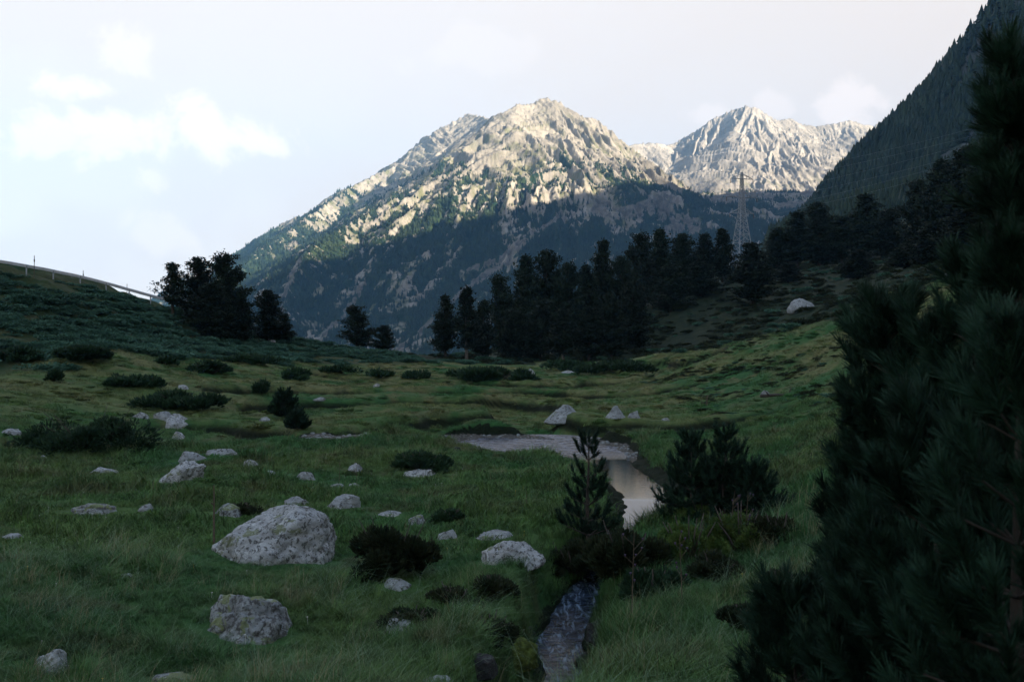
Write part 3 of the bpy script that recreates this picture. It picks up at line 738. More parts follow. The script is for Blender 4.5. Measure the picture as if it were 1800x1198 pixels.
WOOD = [  # u, vtop, Y, w, kind, label
    (783, 520, 128, 52, 0, 'leftmost pine of the wood, at the edge of the blue gap'), (820, 508, 127, 50, 3, 'narrow spired pine with pale bare trunk near left wood edge'),
    (850, 530, 132, 46, 1, 'shorter pine behind the narrow spired one'), (882, 490, 150, 70, 4, 'pine at the step where the wood rises'),
    (925, 452, 155, 78, 0, 'tall pine topping the left half of the wood'), (962, 446, 158, 74, 2, 'tallest round-topped pine of the left wood'), (1000, 468, 152, 70, 4, 'wide pine right of the tallest left one'),
    (905, 545, 138, 60, 2, 'low front pine below the step of the wood'), (950, 530, 140, 66, 4, 'wide low front pine in the left wood'), (990, 545, 130, 52, 3, 'front pine with pale trunk at the meadow edge'),
    (1030, 470, 150, 60, 1, 'slim pine in the dip of the treeline'), (1060, 425, 160, 62, 0, 'pointed pine rising above the middle of the wood'), (1092, 455, 158, 60, 2, 'rounded pine right of the pointed one'),
    (1035, 540, 132, 56, 0, 'front pine below the treeline dip'), (1075, 520, 132, 62, 4, 'wide front pine with visible trunk in mid wood'), (1112, 500, 138, 64, 2, 'front pine at the right end of the low wood'),
    (1125, 415, 175, 66, 4, 'dense pine starting the raised treeline'), (1160, 404, 180, 64, 0, 'high pine of the raised treeline, left'), (1198, 414, 185, 60, 2, 'round pine in the raised treeline centre'), (1238, 412, 190, 58, 0, 'pine left of the pylon, second from it'), (1270, 404, 190, 50, 1, 'pine immediately left of the steel pylon'),
    (1180, 470, 165, 70, 4, 'lower pine in front of the raised treeline, left'), (1232, 462, 172, 64, 2, 'lower pine in front of the raised treeline, right'),
    (1322, 428, 150, 86, 0, 'big conical pine standing alone in front of the pylon'), (1366, 402, 215, 56, 1, 'narrow pine just right of the pylon'), (1402, 374, 215, 70, 0, 'tall pine on the slope right of the pylon'),
    (1440, 360, 210, 72, 2, 'tall round pine at the middle of the slope'), (1480, 384, 205, 66, 4, 'bushy pine between two taller slope pines'), (1522, 342, 200, 84, 0, 'highest pointed pine on the open slope'), (1508, 440, 150, 60, 1, 'lower pine in front of the highest slope pine'),
    (1565, 370, 190, 66, 2, 'pine right of the highest slope pine'), (1385, 460, 170, 50, 1, 'small pine below the narrow slope pine'), (1618, 322, 170, 80, 4, 'dark pine at the left edge of the upper right thicket'), (1655, 284, 160, 90, 0, 'tall thicket pine, left of the close pine tip'),
    (1700, 262, 150, 96, 2, 'broad thicket pine behind the close pine tip'), (1750, 240, 140, 100, 4, 'very broad thicket pine near the right frame edge'), (1800, 220, 135, 100, 0, 'thicket pine cut by the right frame edge'), (1860, 210, 130, 100, 2, 'thicket pine beyond the right frame edge'),
    (1640, 390, 120, 90, 4, 'lower wide thicket pine, left'), (1700, 370, 112, 96, 2, 'lower wide thicket pine, middle'), (1768, 350, 105, 100, 4, 'lower wide thicket pine, right'), (1590, 430, 135, 60, 1, 'small slope pine below the thicket edge')]
for q in WOOD: pine(*q, G3, pale=(q[4] == 3))

# ------------------------------------------------------------------ shoots with long needles (close pines)
def shoots(base, tip, nl, nn, r, wid=.0022, ang=.75):
    """needles round each shoot from base to tip: thin triangles"""
    n = len(base); ax = tip - base; L = np.linalg.norm(ax, axis=1); ax = ax / (L[:, None] + 1e-9)
    k = np.repeat(np.arange(n), nn); m = len(k)
    t = r.random(m) ** .8; A = ax[k]
    e = np.cross(A, r.normal(size=(m, 3))); e /= np.linalg.norm(e, axis=1)[:, None] + 1e-9
    a = r.uniform(ang * .5, ang * 1.2, m) * (1 - .35 * t); d = A * np.cos(a)[:, None] + e * np.sin(a)[:, None]
    p = base[k] + A * (L[k] * t)[:, None]; ln = nl * r.uniform(.7, 1.15, m)[:, None]
    s = np.cross(d, r.normal(size=(m, 3))); s /= np.linalg.norm(s, axis=1)[:, None] + 1e-9; s = s * wid
    V = np.stack([p - s, p + s, p + d * ln + s * .3, p + d * ln - s * .3], 1).reshape(-1, 3)
    return V, np.arange(4 * m).reshape(-1, 4)

def young_pine(name, loc, H, spread, seed, label, whorls=9, nper=6, nl=.09, nn=150, sl=.22, wid=.0026, low=.06, cat='tree', group=None, lean=(0, 0), m_need='needles', sub=4, az=None, widen=1.0):
    r = np.random.default_rng(seed); e = empty(name, loc, 0, label, cat, group)
    mb = MB(); bb = mb; B = []; T = []
    top = np.array([lean[0], lean[1], H])
    mid = top * .5 + np.array([r.normal() * .03 * H, r.normal() * .03 * H, 0])
    mb.tube([(0, 0, -.25), tuple(mid * .5), tuple(mid), tuple(top * .8), tuple(top * .99)], [.020 * H, .016 * H, .012 * H, .007 * H, .004], 7)
    B.append(top * .88); T.append(top)
    for w in range(whorls):
        f = low + (0.93 - low) * w / (whorls - 1) + r.uniform(-.02, .02)
        c = top * f; L0 = spread * (1 - f) + sl * .35
        for k in range(nper + (1 if f < .5 else 0)):
            a = 2 * math.pi * (k + r.uniform(-.3, .3)) / nper + w * 1.1 if az is None else r.uniform(*az)
            L = L0 * r.uniform(.7, 1.15); el = .15 + .55 * f + r.uniform(-.15, .2)
            d = np.array([math.cos(a) * math.cos(el), math.sin(a) * math.cos(el), math.sin(el)])
            end = c + d * L; up = end + np.array([d[0] * .08, d[1] * .08, .16]) * (L + .2)
            bb.tube([c, c + d * L * .5, end], [.006 * H * (1 - .5 * f), .005 * H * (1 - .5 * f), .004], 5, False)
            B.append(end); T.append(end + (up - end) / (np.linalg.norm(up - end) + 1e-9) * sl)
            ns = max(1, int(L / .16)) * sub // 2
            for j in range(ns):
                g = r.uniform(.25, 1); p = c + d * L * g
                sd = np.array([-d[1], d[0], 0]) * r.choice([-1, 1]) * r.uniform(.4, 1) + d * r.uniform(.4, .9) + np.array([0, 0, r.uniform(.3, 1.1)])
                sd /= np.linalg.norm(sd); l2 = r.uniform(.4, 1.0) * sl * (1 + .8 * (1 - g))
                B.append(p); T.append(p + sd * l2)
    B = np.array(B); T = np.array(T); V, F = shoots(B, T, nl, nn, r, wid)
    link('trunk', mb.data('trunk', M['bark'], True), e)
    link('needles', mesh('needles', V, F, M[m_need]), e)
    return e

def yp(u, vtop, Y, **k):
    x = (u - U0) / FPX * Y; zg = ground(x, Y); H = CZ + (V0 - vtop) / FPX * Y - zg
    return dict(loc=(x, Y, zg), H=H, **k)
GN = 'close young pines on the right'
young_pine('young_pine', **yp(1785, 62, 4.0, spread=.12, seed=1, label='tallest close pine whose blurred pale tip reaches the upper right corner', whorls=17, nn=170, sl=.17, group=GN))
young_pine('young_pine', **yp(1715, 492, 4.6, spread=.44, seed=2, label='close pine with dark upright tip just left of the tallest one', whorls=11, nn=170, sl=.20, group=GN))
young_pine('young_pine', **yp(1566, 552, 5.2, spread=.26, seed=3, label='close pine whose highest upright tuft meets the straw coloured slope', whorls=11, nper=6, nn=170, sl=.21, group=GN))
young_pine('young_pine', **yp(1528, 572, 5.5, spread=.14, seed=31, label='slender close pine at the left edge of the thicket, tip against the slope', whorls=11, nper=5, nn=150, sl=.20, group=GN))
young_pine('young_pine', **yp(1632, 592, 4.9, spread=.24, seed=32, label='close pine between the upright tuft and the tall dark tip', whorls=11, nper=5, nn=160, sl=.20, group=GN))
young_pine('young_pine', **yp(1505, 825, 5.6, spread=.24, seed=4, label='lower close pine leaning out at the left edge of the dark thicket', whorls=8, nper=5, nn=150, sl=.21, group=GN))
young_pine('young_pine', **yp(1650, 760, 3.9, spread=.45, seed=5, label='close pine low in the thicket between the taller ones', whorls=9, nn=170, sl=.2, group=GN))
young_pine('young_pine', **yp(1395, 1070, 5.0, spread=.30, seed=6, label='smallest close pine in the bottom right, left of the thicket', whorls=6, nn=150, sl=.2, group=GN))
young_pine('young_pine', **yp(1790, 640, 3.2, spread=.4, seed=7, label='nearest close pine at the lower right frame edge', whorls=9, nn=170, sl=.2, group=GN))
young_pine('young_pine', **yp(1540, 1000, 4.2, spread=.36, seed=8, label='low close pine filling the bottom of the thicket', whorls=6, nn=150, sl=.2, group=GN))
p = ray(1035, 1005)
x, y = p[0], p[1]
young_pine('young_pine', loc=(x, y, p[2]), H=CZ + (V0 - 768) / FPX * y - p[2], spread=.72, seed=20, whorls=8, nper=4, nn=130, nl=.12, sl=.34, wid=.006, label='small pine standing alone in front of the golden stream bend', group='small pines by the stream', sub=3, low=.16)
def dwarf(u, vb, vtop, spread, seed, label, **k):
    p = ray(u, vb); H = CZ + (V0 - vtop) / FPX * p[1] - p[2]
    kw = dict(whorls=6, nn=100, nl=.12, sl=.34, wid=.007, cat='bush', group='small pines by the stream', sub=5); kw.update(k)
    return young_pine('dwarf_pine', loc=p, H=H, spread=spread, seed=seed, label=label, **kw)
dwarf(1215, 925, 778, .75, 21, 'left stem of the dark pine bush right of the water')
dwarf(1275, 925, 770, .8, 22, 'highest stem of the dark pine bush right of the water')
dwarf(1325, 915, 835, .65, 23, 'low right end of the dark pine bush by the water')
dwarf(500, 738, 695, .9, 24, 'small round pine bush on the left meadow with pale twig', nl=.13, wid=.012, sl=.4)
dwarf(522, 757, 735, .5, 25, 'tiny dark bush below the small round pine bush', nl=.13, wid=.012, sl=.3, whorls=5)

# ------------------------------------------------------------------ bushes made of sprays
def spray_mesh(seed, rx, ry, rzz, n, size, mname, lumps=9, low=0.0, up=.5):
    r = np.random.default_rng(seed); C0 = []; lumps = int(lumps * 1.7)
    for k in range(lumps):
        a = r.uniform(0, 6.28); q = math.sqrt(r.random()) * .8; cx, cy = q * math.cos(a), q * math.sin(a); C0.append((cx, cy, r.uniform(.12, .5) + .40 * (1 - q) ** .7, r.uniform(.16, .42)))
    m = n; k = r.integers(0, lumps, m); L = np.array(C0)[k]
    d = r.normal(size=(m, 3)); d[:, 2] = np.abs(d[:, 2]) * .8 - .15; d /= np.linalg.norm(d, axis=1)[:, None]
    rad = L[:, 3] * (.55 + .45 * r.random(m) ** .4) * (1 + .25 * noise3(d * 3 + k[:, None] * 7.1, seed))
    P = np.stack([L[:, 0] + d[:, 0] * rad, L[:, 1] + d[:, 1] * rad, (L[:, 2] - .3 + d[:, 2] * rad * .9)], 1)
    P[:, 2] = np.maximum(P[:, 2], r.uniform(-.1, .12, m))
    P = P * np.array([rx, ry, rzz]); D = d.copy(); D[:, 2] += up; D /= np.linalg.norm(D, axis=1)[:, None]
    s = np.cross(D, r.normal(size=(m, 3))); s /= np.linalg.norm(s, axis=1)[:, None]
    ln = size * r.uniform(.6, 1.4, m)[:, None]
    V = np.stack([P - s * ln * .22, P + D * ln * .45 - s * ln * .16, P + D * ln, P + D * ln * .45 + s * ln * .2], 1).reshape(-1, 3)
    return V, np.arange(4 * m).reshape(-1, 4)

def bush(u, vb, w, h, seed, label, mname='juniper', name='juniper_bush', n=None, size=None, dy=.8, group='juniper bushes on the meadow', up=.5, cat='bush', stems=True):
    p = ray(u, vb); Y = p[1]; rx = w / FPX * Y / 2 * .95; rz = h / FPX * Y / .98
    Yc = Y + rx * dy * .5; x = (u - U0) / FPX * Yc; z = ground(x, Yc)
    size = size or max(.09, Y * .0042); n = n or int(min(14000, max(900, 26 * w * h / 20)))
    e = empty(name, (x, Yc, z), 0, label, cat, group)
    V, F = spray_mesh(seed, rx, rx * dy, rz, n, size, mname, up=up); link('foliage', mesh('foliage', V, F, M[mname]), e)
    if stems:
        r = np.random.default_rng(seed); mb = MB()
        for k in range(9):
            a = r.uniform(0, 6.28); q = r.uniform(.3, .8)
            mb.tube([(0, 0, -.05), (rx * q * .5 * math.cos(a), rx * dy * q * .5 * math.sin(a), rz * .35), (rx * q * math.cos(a), rx * dy * q * math.sin(a), rz * r.uniform(.6, .95))], [.03, .02, .008], 5)
        link('stems', mb.data('stems', M['bark'], True), e)
    return e
J = [(160, 800, 300, 88, 'largest spreading dark juniper at the left, behind grey stones'), (318, 724, 175, 34, 'flat dark juniper above the cluster of rounded stones'),
     (738, 832, 120, 40, 'juniper draped over a pale slab left of the stream'), (140, 640, 125, 32, 'mounded juniper at the foot of the left bank'), (372, 662, 86, 24, 'flat oval juniper mound below the hilltop pines'),
     (215, 684, 70, 26, 'loose grey green juniper on the left meadow'), (262, 682, 56, 24, 'small loose juniper next to a larger grey green one'), (522, 669, 56, 22, 'isolated round juniper mound in straw grass'),
     (292, 643, 40, 16, 'tiny tuft bush below the left bank'), (430, 640, 120, 18, 'long low juniper strip along the foot of the bank'), (600, 668, 70, 14, 'low juniper mound left of the middle of the meadow'),
     (668, 668, 50, 14, 'second low juniper mound left of the meadow middle'), (730, 668, 46, 15, 'third low juniper mound before the wide dark patch'), (880, 672, 130, 36, 'wide dark juniper patch in the middle of the meadow'),
     (820, 668, 70, 20, 'left wing of the wide dark juniper patch'), (990, 652, 90, 18, 'low juniper before the wood, right of the small pointed stone'), (1085, 660, 150, 24, 'long dark juniper band at the foot of the right slope'),
     (460, 696, 30, 28, 'small upright bush beside the round pine bush'), (790, 922, 60, 30, 'small juniper among half buried stones left of centre'), (94, 672, 26, 24, 'small upright bush near the left frame edge'), (30, 640, 90, 30, 'juniper mound at the left frame edge')]
for i, (u, vb, w, h, lb) in enumerate(J): bush(u, vb, w, h, 300 + i, lb)
GB = 'tall bushes around the small stream gully'
bush(690, 1022, 170, 115, 330, 'dark heathy bush right of the big boulder', 'heath', 'heath_bush', group=GB, size=.10)
bush(1040, 990, 150, 70, 331, 'dark bush at the foot of the lone small pine', 'juniper', 'heath_bush', group=GB, size=.10)
bush(1105, 1030, 160, 110, 332, 'black green bush hanging over the stream gully', 'heath', 'heath_bush', group=GB, size=.10)
bush(1210, 1000, 150, 100, 333, 'yellow green leafy willow bush, left part', 'willow', 'willow_bush', group=GB, size=.055, up=.35, n=16000)
bush(1300, 985, 130, 100, 334, 'yellow green leafy willow bush, right part', 'willow', 'willow_bush', group=GB, size=.055, up=.35, n=16000)
bush(1260, 1030, 130, 60, 335, 'dark undergrowth in front of the leafy willows', 'heath', 'heath_bush', group=GB, size=.08)
bush(1310, 1120, 110, 55, 336, 'purplish heather clump left of the dark thicket', 'heath', 'heath_bush', group=GB, size=.07)
bush(720, 1110, 0 + 130, 40, 337, 'brownish heather clump above the square stone', 'heath', 'heath_bush', group=GB, size=.06)
bush(870, 1060, 90, 50, 338, 'dark tuft on the left lip of the stream gully', 'heath', 'heath_bush', group=GB, size=.08)
bush(1010, 1045, 150, 70, 340, 'broad dark bush on the left lip where the stream drops away', 'heath', 'heath_bush', group=GB, size=.10)
bush(1150, 1060, 120, 70, 341, 'dark bush between the gully and the leafy willows', 'juniper', 'heath_bush', group=GB, size=.09)
bush(1370, 960, 90, 60, 342, 'dark tangle between the willows and the close pines', 'heath', 'heath_bush', group=GB, size=.09)
bush(1370, 1060, 110, 60, 343, 'low heather on the slope beside the close pines', 'heath', 'heath_bush', group=GB, size=.08)
bush(800, 1075, 110, 44, 344, 'low heather between the square stone and the gully', 'heath', 'heath_bush', group=GB, size=.07)
bush(860, 1140, 100, 50, 345, 'dark overhanging clump above the mossy mound', 'heath', 'heath_bush', group=GB, size=.07)
bush(1240, 930, 120, 60, 346, 'leafy willow sprigs in front of the bright water', 'willow', 'willow_bush', group=GB, size=.055, up=.5, n=7000)
bush(430, 905, 60, 24, 339, 'brown heather over the mossy stone behind the big boulder', 'heath', 'heath_bush', group=GB, size=.07)

# uncountable carpets of scrub
BUSHM = []
for s in range(5):
    V, F = spray_mesh(500 + s, 1.0, 1.0, .75, 1500, .15, '', lumps=7); BUSHM.append(mesh('scrub_clump', V, F, M['bank_juniper']))
def scrub(name, n, mask, area, smin, smax, seed, sources, label, sq=.55):
    r = np.random.default_rng(seed); X = r.uniform(area[0], area[1], n); Y = r.uniform(area[2], area[3], n)
    k = r.random(n) < mask(X, Y); X, Y = X[k], Y[k]; Z = hz(X, Y); m = len(X)
    s = smin + (smax - smin) * r.random(m) ** 1.6; w = s * r.uniform(1.0, 1.7, m)
    o = points_object(name, np.stack([X, Y, Z - .08], 1), r.uniform(0, 6.28, m), np.stack([w, w * .8, s * sq * 1.6], 1), r.integers(0, len(sources), m), sources); o['label'] = label; print(name, m)
def rail_clear(X, Y):
    d, _ = polyd(X, Y, [(a[0], a[1]) for a in RAILP]); return (d > 1.3) & (Y < np.interp(X, [p[0] for p in RAILP], [p[1] for p in RAILP], left=90, right=125) - 1.2)
RAILP = [tuple(pt(u, v, Y)[:2]) for u, v, Y in ((-300, 0, 88), (-120, 0, 92), (0, 0, 97), (100, 0, 103), (200, 0, 109), (290, 0, 116), (330, 0, 119))]
scrub('juniper_scrub', 11000, lambda X, Y: hill_mask(X, Y) * sstep(-.45, -.05, fbm(X / 6, Y / 6, 3, 611)) * rail_clear(X, Y), (-90, 2, 50, 138), .5, 1.25, 610, BUSHM, 'blue green juniper carpet covering the left bank')
HEM = []
for s in range(4):
    V, F = spray_mesh(520 + s, 1.0, 1.0, .7, 900, .17, '', lumps=6); HEM.append(mesh('heath_clump', V, F, M['heath'])); 
for s in range(1):
    V, F = spray_mesh(528 + s, 1.0, 1.0, .7, 900, .17, '', lumps=6); HEM.append(mesh('heath_clump', V, F, M['bank_juniper']))
def heath_area(X, Y):
    crest = np.interp(X, [-5, 5, 15.7, 21, 26, 28, 40], [150, 135, 112, 93, 78, 66, 30])
    crest = np.where(X < 3, 120, crest)
    return (Y > crest + 3) * sstep(-.5, .1, fbm(X / 9, Y / 9, 3, 621)) * .9
scrub('heath_scrub', 9000, heath_area, (-14, 95, 60, 290), .5, 1.3, 620, HEM, 'dark heather and juniper scrub under the pines on the right slope')

TUS = []
for s in range(3):
    V, F = spray_mesh(540 + s, 1.0, 1.0, .75, 420, .34, '', lumps=5, up=1.2); TUS.append(mesh('tussock', V, F, M['grass']))
def flat_area(X, Y):
    u = U0 + FPX * X / Y
    return (u > -100) & (u < 1750) & (Y < np.interp(X, [-5, 5, 15.7, 21, 26, 28, 40], [125, 120, 110, 91, 76, 64, 30])) & (hill_mask(X, Y) < .5)
scrub('meadow_tussocks', 26000, lambda X, Y: flat_area(X, Y) * sstep(-.2, .35, fbm(X / 4, Y / 4, 3, 631)) * (hz(X, Y, True)[1] < .3) * .8, (-50, 42, 24, 118), .10, .34, 630, TUS, 'rough grass tussocks all over the meadow')
scrub('slope_heath', 7000, lambda X, Y: flat_area(X, Y) * sstep(11, 17, X + .04 * Y) * sstep(.0, .35, fbm(X / 5, Y / 6, 3, 641)), (8, 44, 28, 100), .18, .5, 640, HEM, 'low dark heather patches on the right slope')
# ------------------------------------------------------------------ rocks
def ico(sub=5):
    import bmesh
    bm = bmesh.new(); bmesh.ops.create_icosphere(bm, subdivisions=sub, radius=1.0)
    V = np.array([v.co[:] for v in bm.verts]); F = np.array([[v.index for v in f.verts] for f in bm.faces]); bm.free(); return V, F
ICO = {k: ico(k) for k in (4, 5, 6)}
def rock_verts(seed, sx, sy, sz, sub=5, planes=16, cut=.64, rough=.08, pyramid=False, shear=0.0, peak=None):
    V, F = ICO[sub]; r = np.random.default_rng(seed); P = V.copy()
    for k in range(planes):
        nrm = r.normal(size=3); nrm[2] = abs(nrm[2]) * .9 + (.0 if k else .2); nrm /= np.linalg.norm(nrm); c = r.uniform(cut, cut + .22)
        d = P @ nrm; P = P - np.outer(np.maximum(d - c, 0), nrm) * .92
    if pyramid:
        h = np.clip((P[:, 2] + .2) / 1.1, 0, 1); w = 1.25 - 1.0 * h
        P[:, 0] *= w; P[:, 1] *= w; P[:, 2] = np.minimum(P[:, 2], .72 + .1 * P[:, 0])
    n = V / np.linalg.norm(V, axis=1)[:, None]
    P = P + n * (rough * fbm3(P * 2.1 + seed, 4, seed)[:, None] + rough * .35 * fbm3(P * 9 + seed, 3, seed + 9)[:, None] - rough * .9 * (1 - np.abs(noise3(P * 2.6 + 5 + seed, seed + 3)))[:, None] ** 8)
    if peak is not None:  # skew the summit towards one side
        P[:, 2] *= 1 + .35 * np.clip(P[:, 0] * peak, -1, 1)
    P[:, 0] += shear * P[:, 2]
    lo = P[:, 2] < -.25; P[lo, 2] = -.25 + (P[lo, 2] + .25) * .25
    w = np.ptp(P[:, 0]) / 2; h = P[:, 2].max() + .12
    P = P * np.array([sx / w, sy / w, sz / h]); return P, F

ROCKS = []
def rock(u, vb, w, h, label, m='rock', seed=0, sub=4, name='rock', depth=.8, group='grey stones scattered on the meadow', **k):
    p = ray(u, vb); Y = p[1]; sx = w / FPX * Y / 2; sz = h / FPX * Y
    sz = sz * (1.05 if w > 150 else .86)
    P, F = rock_verts(seed, sx, sx * depth, sz, sub, **k)
    Yc = Y + sx * depth * .7; x = (u - U0) / FPX * Yc; zc = p[2] + .12 * 0
    o = link(name, mesh(name, P, F, M[m], True), loc=(x, Yc, min(p[2], ground(x, Yc) + .1 * sz)))
    o.scale = (Yc / Y,) * 3; ROCKS.append((x, Yc, sx * 1.05, sx * depth * 1.05))
    return tag(o, label, 'rock', group)

rock(488, 988, 214, 93, 'largest boulder, pale and weathered, with sloping left shoulder', 'rock_pale', 41, 6, 'boulder', .75, 'large boulders in the foreground', planes=12, cut=.70, rough=.08, peak=.32)
rock(433, 1128, 172, 78, 'second boulder, dark grey with yellow green lichen, bottom left', 'rock_lichen', 42, 6, 'boulder', .8, 'large boulders in the foreground', planes=14, cut=.66, rough=.10)
RK = [(893, 992, 118, 48, 'pale flat topped stone left of the stream gully', 'rock_pale'), (870, 950, 72, 14, 'thin slab just behind the pale flat topped stone', 'rock'), (709, 1117, 68, 34, 'squarish speckled stone low in the grass', 'rock'),
      (318, 848, 96, 40, 'long tilted stone with black blotches on the left meadow', 'rock_pale'), (337, 811, 50, 22, 'grey stone left end of the low stone row', 'rock'), (392, 802, 60, 14, 'flat stone continuing the low row to the right', 'rock'),
      (440, 821, 31, 17, 'small rounded pale stone right of the low row', 'rock_pale'), (475, 839, 28, 14, 'small rounded grey stone below the small pale one', 'rock'), (537, 845, 38, 18, 'low grey stone between two grass tufts', 'rock'),
      (624, 831, 30, 22, 'upright stone beside the dry stalks', 'rock'), (608, 893, 62, 30, 'rounded stone just above right of the largest boulder', 'rock'), (521, 888, 48, 18, 'low stone directly above the largest boulder', 'rock'),
      (168, 905, 86, 22, 'flat lichened stone at the left, longest of its row', 'rock_lichen'), (257, 900, 30, 16, 'small angular stone right of the flat lichened one', 'rock'), (180, 833, 52, 15, 'low pale stone below the largest juniper', 'rock'),
      (403, 909, 50, 26, 'mossy stone half under brown heather', 'rock_lichen'), (309, 754, 58, 30, 'biggest of the clustered stones right of the largest juniper', 'rock_pale'), (288, 737, 44, 18, 'brownish rounded stone at the back of the cluster', 'rock'),
      (249, 737, 32, 13, 'small stone at the left of the cluster', 'rock'), (315, 772, 26, 17, 'small white patched stone below the cluster', 'rock_pale'), (733, 922, 36, 20, 'yellow lichened stone left of the thin bushes', 'rock_lichen'),
      (742, 838, 62, 15, 'pale slab under the draped juniper', 'rock_pale'), (684, 908, 46, 7, 'flat strip of stone above the heathy bush', 'rock'), (993, 740, 74, 31, 'pyramid shaped boulder alone on the meadow', 'rock'),
      (1083, 740, 46, 29, 'peaked boulder right of the pyramid shaped one', 'rock'), (1114, 740, 24, 17, 'small jagged stone touching the peaked boulder', 'rock'), (1408, 547, 48, 28, 'pale boulder on the dark slope below the pines', 'rock'),
      (1663, 491, 22, 17, 'small pale stone on the upper right slope', 'rock'), (90, 1186, 62, 50, 'angular stone in the bottom left corner', 'rock'), (308, 1200, 76, 16, 'stone cut by the bottom edge, left', 'rock_lichen'),
      (933, 659, 15, 14, 'small pointed pale stone at the far meadow edge', 'rock_pale'), (662, 680, 13, 8, 'tiny white stone on the middle meadow', 'rock_pale'), (321, 684, 20, 10, 'tiny white stone in dark scrub, left', 'rock_pale'),
      (20, 765, 44, 14, 'pale stone at the left frame edge', 'rock'), (466, 741, 22, 10, 'small stone at the foot of the round pine bush', 'rock'), (592, 857, 26, 9, 'small flat stone above the rounded stone', 'rock'),
      (1170, 739, 16, 6, 'tiny low stone right of the peaked boulder', 'rock'), (700, 1036, 54, 20, 'dim stone under the heathy bush', 'rock'), (786, 948, 36, 20, 'half buried stone right of the yellow lichened one', 'rock'),
      (20, 947, 44, 7, 'flat stone flush with the grass at the left edge', 'rock'), (76, 808, 16, 10, 'little stone in front of the largest juniper', 'rock'), (491, 634, 14, 9, 'tiny white stone at the foot of the left bank', 'rock_pale'),
      (478, 603, 14, 6, 'tiny white stone high on the left bank', 'rock_pale'), (562, 709, 30, 6, 'thin stone beside a dry channel', 'rock'), (1345, 698, 16, 13, 'small pale stone beside a dark branch on the right meadow', 'rock'),
      (140, 1010, 22, 8, 'two toned pebble in the left foreground grass', 'rock'), (224, 1016, 26, 9, 'buried stone in the left foreground grass', 'rock'), (1000, 655, 30, 5, 'flat pale stone before the wood', 'rock_pale'), (622, 856, 22, 9, 'small grey stone left of dry stalks', 'rock')]
for i, (u, vb, w, h, lb, m) in enumerate(RK):
    k = dict(pyramid=True, rough=.05, cut=.7) if i in (23, 24) else dict(shear=.5 if i == 3 else 0)
    if i == 26: k = dict(planes=5, cut=.85)
    rock(u, vb, w, h, lb, m, 260 + i, 5 if w > 60 else 4, 'boulder' if w > 90 else 'rock', **k)
GS = 'wet stones in the stream gully'
rock(838, 1192, 72, 38, 'dark wet block left of the mossy mound', 'rock_dark', 141, 5, group=GS, rough=.05)
rock(905, 1178, 88, 62, 'mound of yellow green moss beside the falling stream', 'moss', 152, 5, 'mossy_rock', group=GS, planes=5, cut=.85, rough=.14)
rock(1056, 1128, 62, 40, 'black rock on the right bank of the falling stream', 'rock_dark', 143, 5, group=GS)
rock(955, 1152, 44, 26, 'black rock dividing the falling stream', 'rock_dark', 144, 4, group=GS)
rock(975, 1098, 50, 18, 'dark rock where the stream drops into the gully', 'rock_dark', 145, 4, group=GS)
rock(1030, 1168, 40, 24, 'small black stone against the right side of the falling stream', 'rock_dark', 149, 4, group=GS)
rock(925, 1118, 36, 22, 'small wet stone at the left edge of the upper fall', 'rock_dark', 150, 4, group=GS)
rock(1010, 1092, 30, 16, 'tiny wet stone at the head of the falling stream', 'rock_dark', 151, 4, group=GS)
rock(770, 1205, 60, 14, 'grey stone cut by the bottom edge near the gully', 'rock', 146, 4, group=GS)
rock(804, 792, 16, 8, 'small dark stone in the shallows at the upstream end', 'rock_dark', 147, 4, group='stones in the shallow stream')
rock(1112, 832, 10, 5, 'tiny dark stone in the golden reflection', 'rock_dark', 148, 4, group='stones in the shallow stream')
# cobbles strewn over the gravel bars: uncountable
def cobbles():
    r = np.random.default_rng(77); src = []
    for s in range(4):
        P, F = rock_verts(900 + s, 1, .8, .6, 4, rough=.05); src.append(mesh('cobble', P, F, M['rock'], True))
    n = 26000; X = r.uniform(-12, 8, n); Y = r.uniform(16, 56, n); z, bed, dw = hz(X, Y, True)
    k = (bed > .75) & (Y > 40) & (r.random(n) < .42) & ((dw > -.9) | (r.random(n) < .18)); X, Y, z = X[k], Y[k], z[k]; m = len(X)
    s = .03 + .11 * r.random(m) ** 3
    o = points_object('cobbles', np.stack([X, Y, z], 1), r.uniform(0, 6.28, m), s, r.integers(0, 4, m), src); o['label'] = 'grey cobbles lining the stream bed and gravel bar'; print('cobbles', m)
cobbles()

# ------------------------------------------------------------------ stream
def stream():
    P = ST[2:]; n = 260; t = np.linspace(0, len(P) - 1, n)
    xs, ys, zs, hw = [np.interp(t, range(len(P)), P[:, k]) for k in range(4)]
    ker = np.ones(9) / 9
    xs, ys = [np.convolve(np.pad(a, 4, 'edge'), ker, 'valid') for a in (xs, ys)]
    dx = np.gradient(xs); dy = np.gradient(ys); L = np.hypot(dx, dy); nx, ny = -dy / L, dx / L
    cs = np.linspace(-1, 1, 13); V = []; rf = []; fo = []
    for i in range(n):
        for c in cs:
            q = hw[i] * 1.3 + (.3 if zs[i] > -.6 else .6); x = xs[i] + nx[i] * c * q; y = ys[i] + ny[i] * c * q
            fall = sstep(-.55, -.75, zs[i]) if zs[i] < -.5 else 0
            V.append((x, y, zs[i] + .012 * math.sin(x * 5 + y * 3) * (zs[i] < -.6)))
            rf.append(max(.6 * float(sstep(40.0, 43.0, ys[i])), .25 if zs[i] < -.6 else 0.0)); fo.append(1.0 if zs[i] < -.8 else 0.0)
    o = link('stream_water', mesh('stream_water', V, grid_faces(n, 13), M['water'], True, {'riffle': rf, 'foam_sheen': fo})); tag(o, kind='structure'); o['label'] = 'shallow stream, rippled upstream and calm with golden reflection at the bend'
stream()

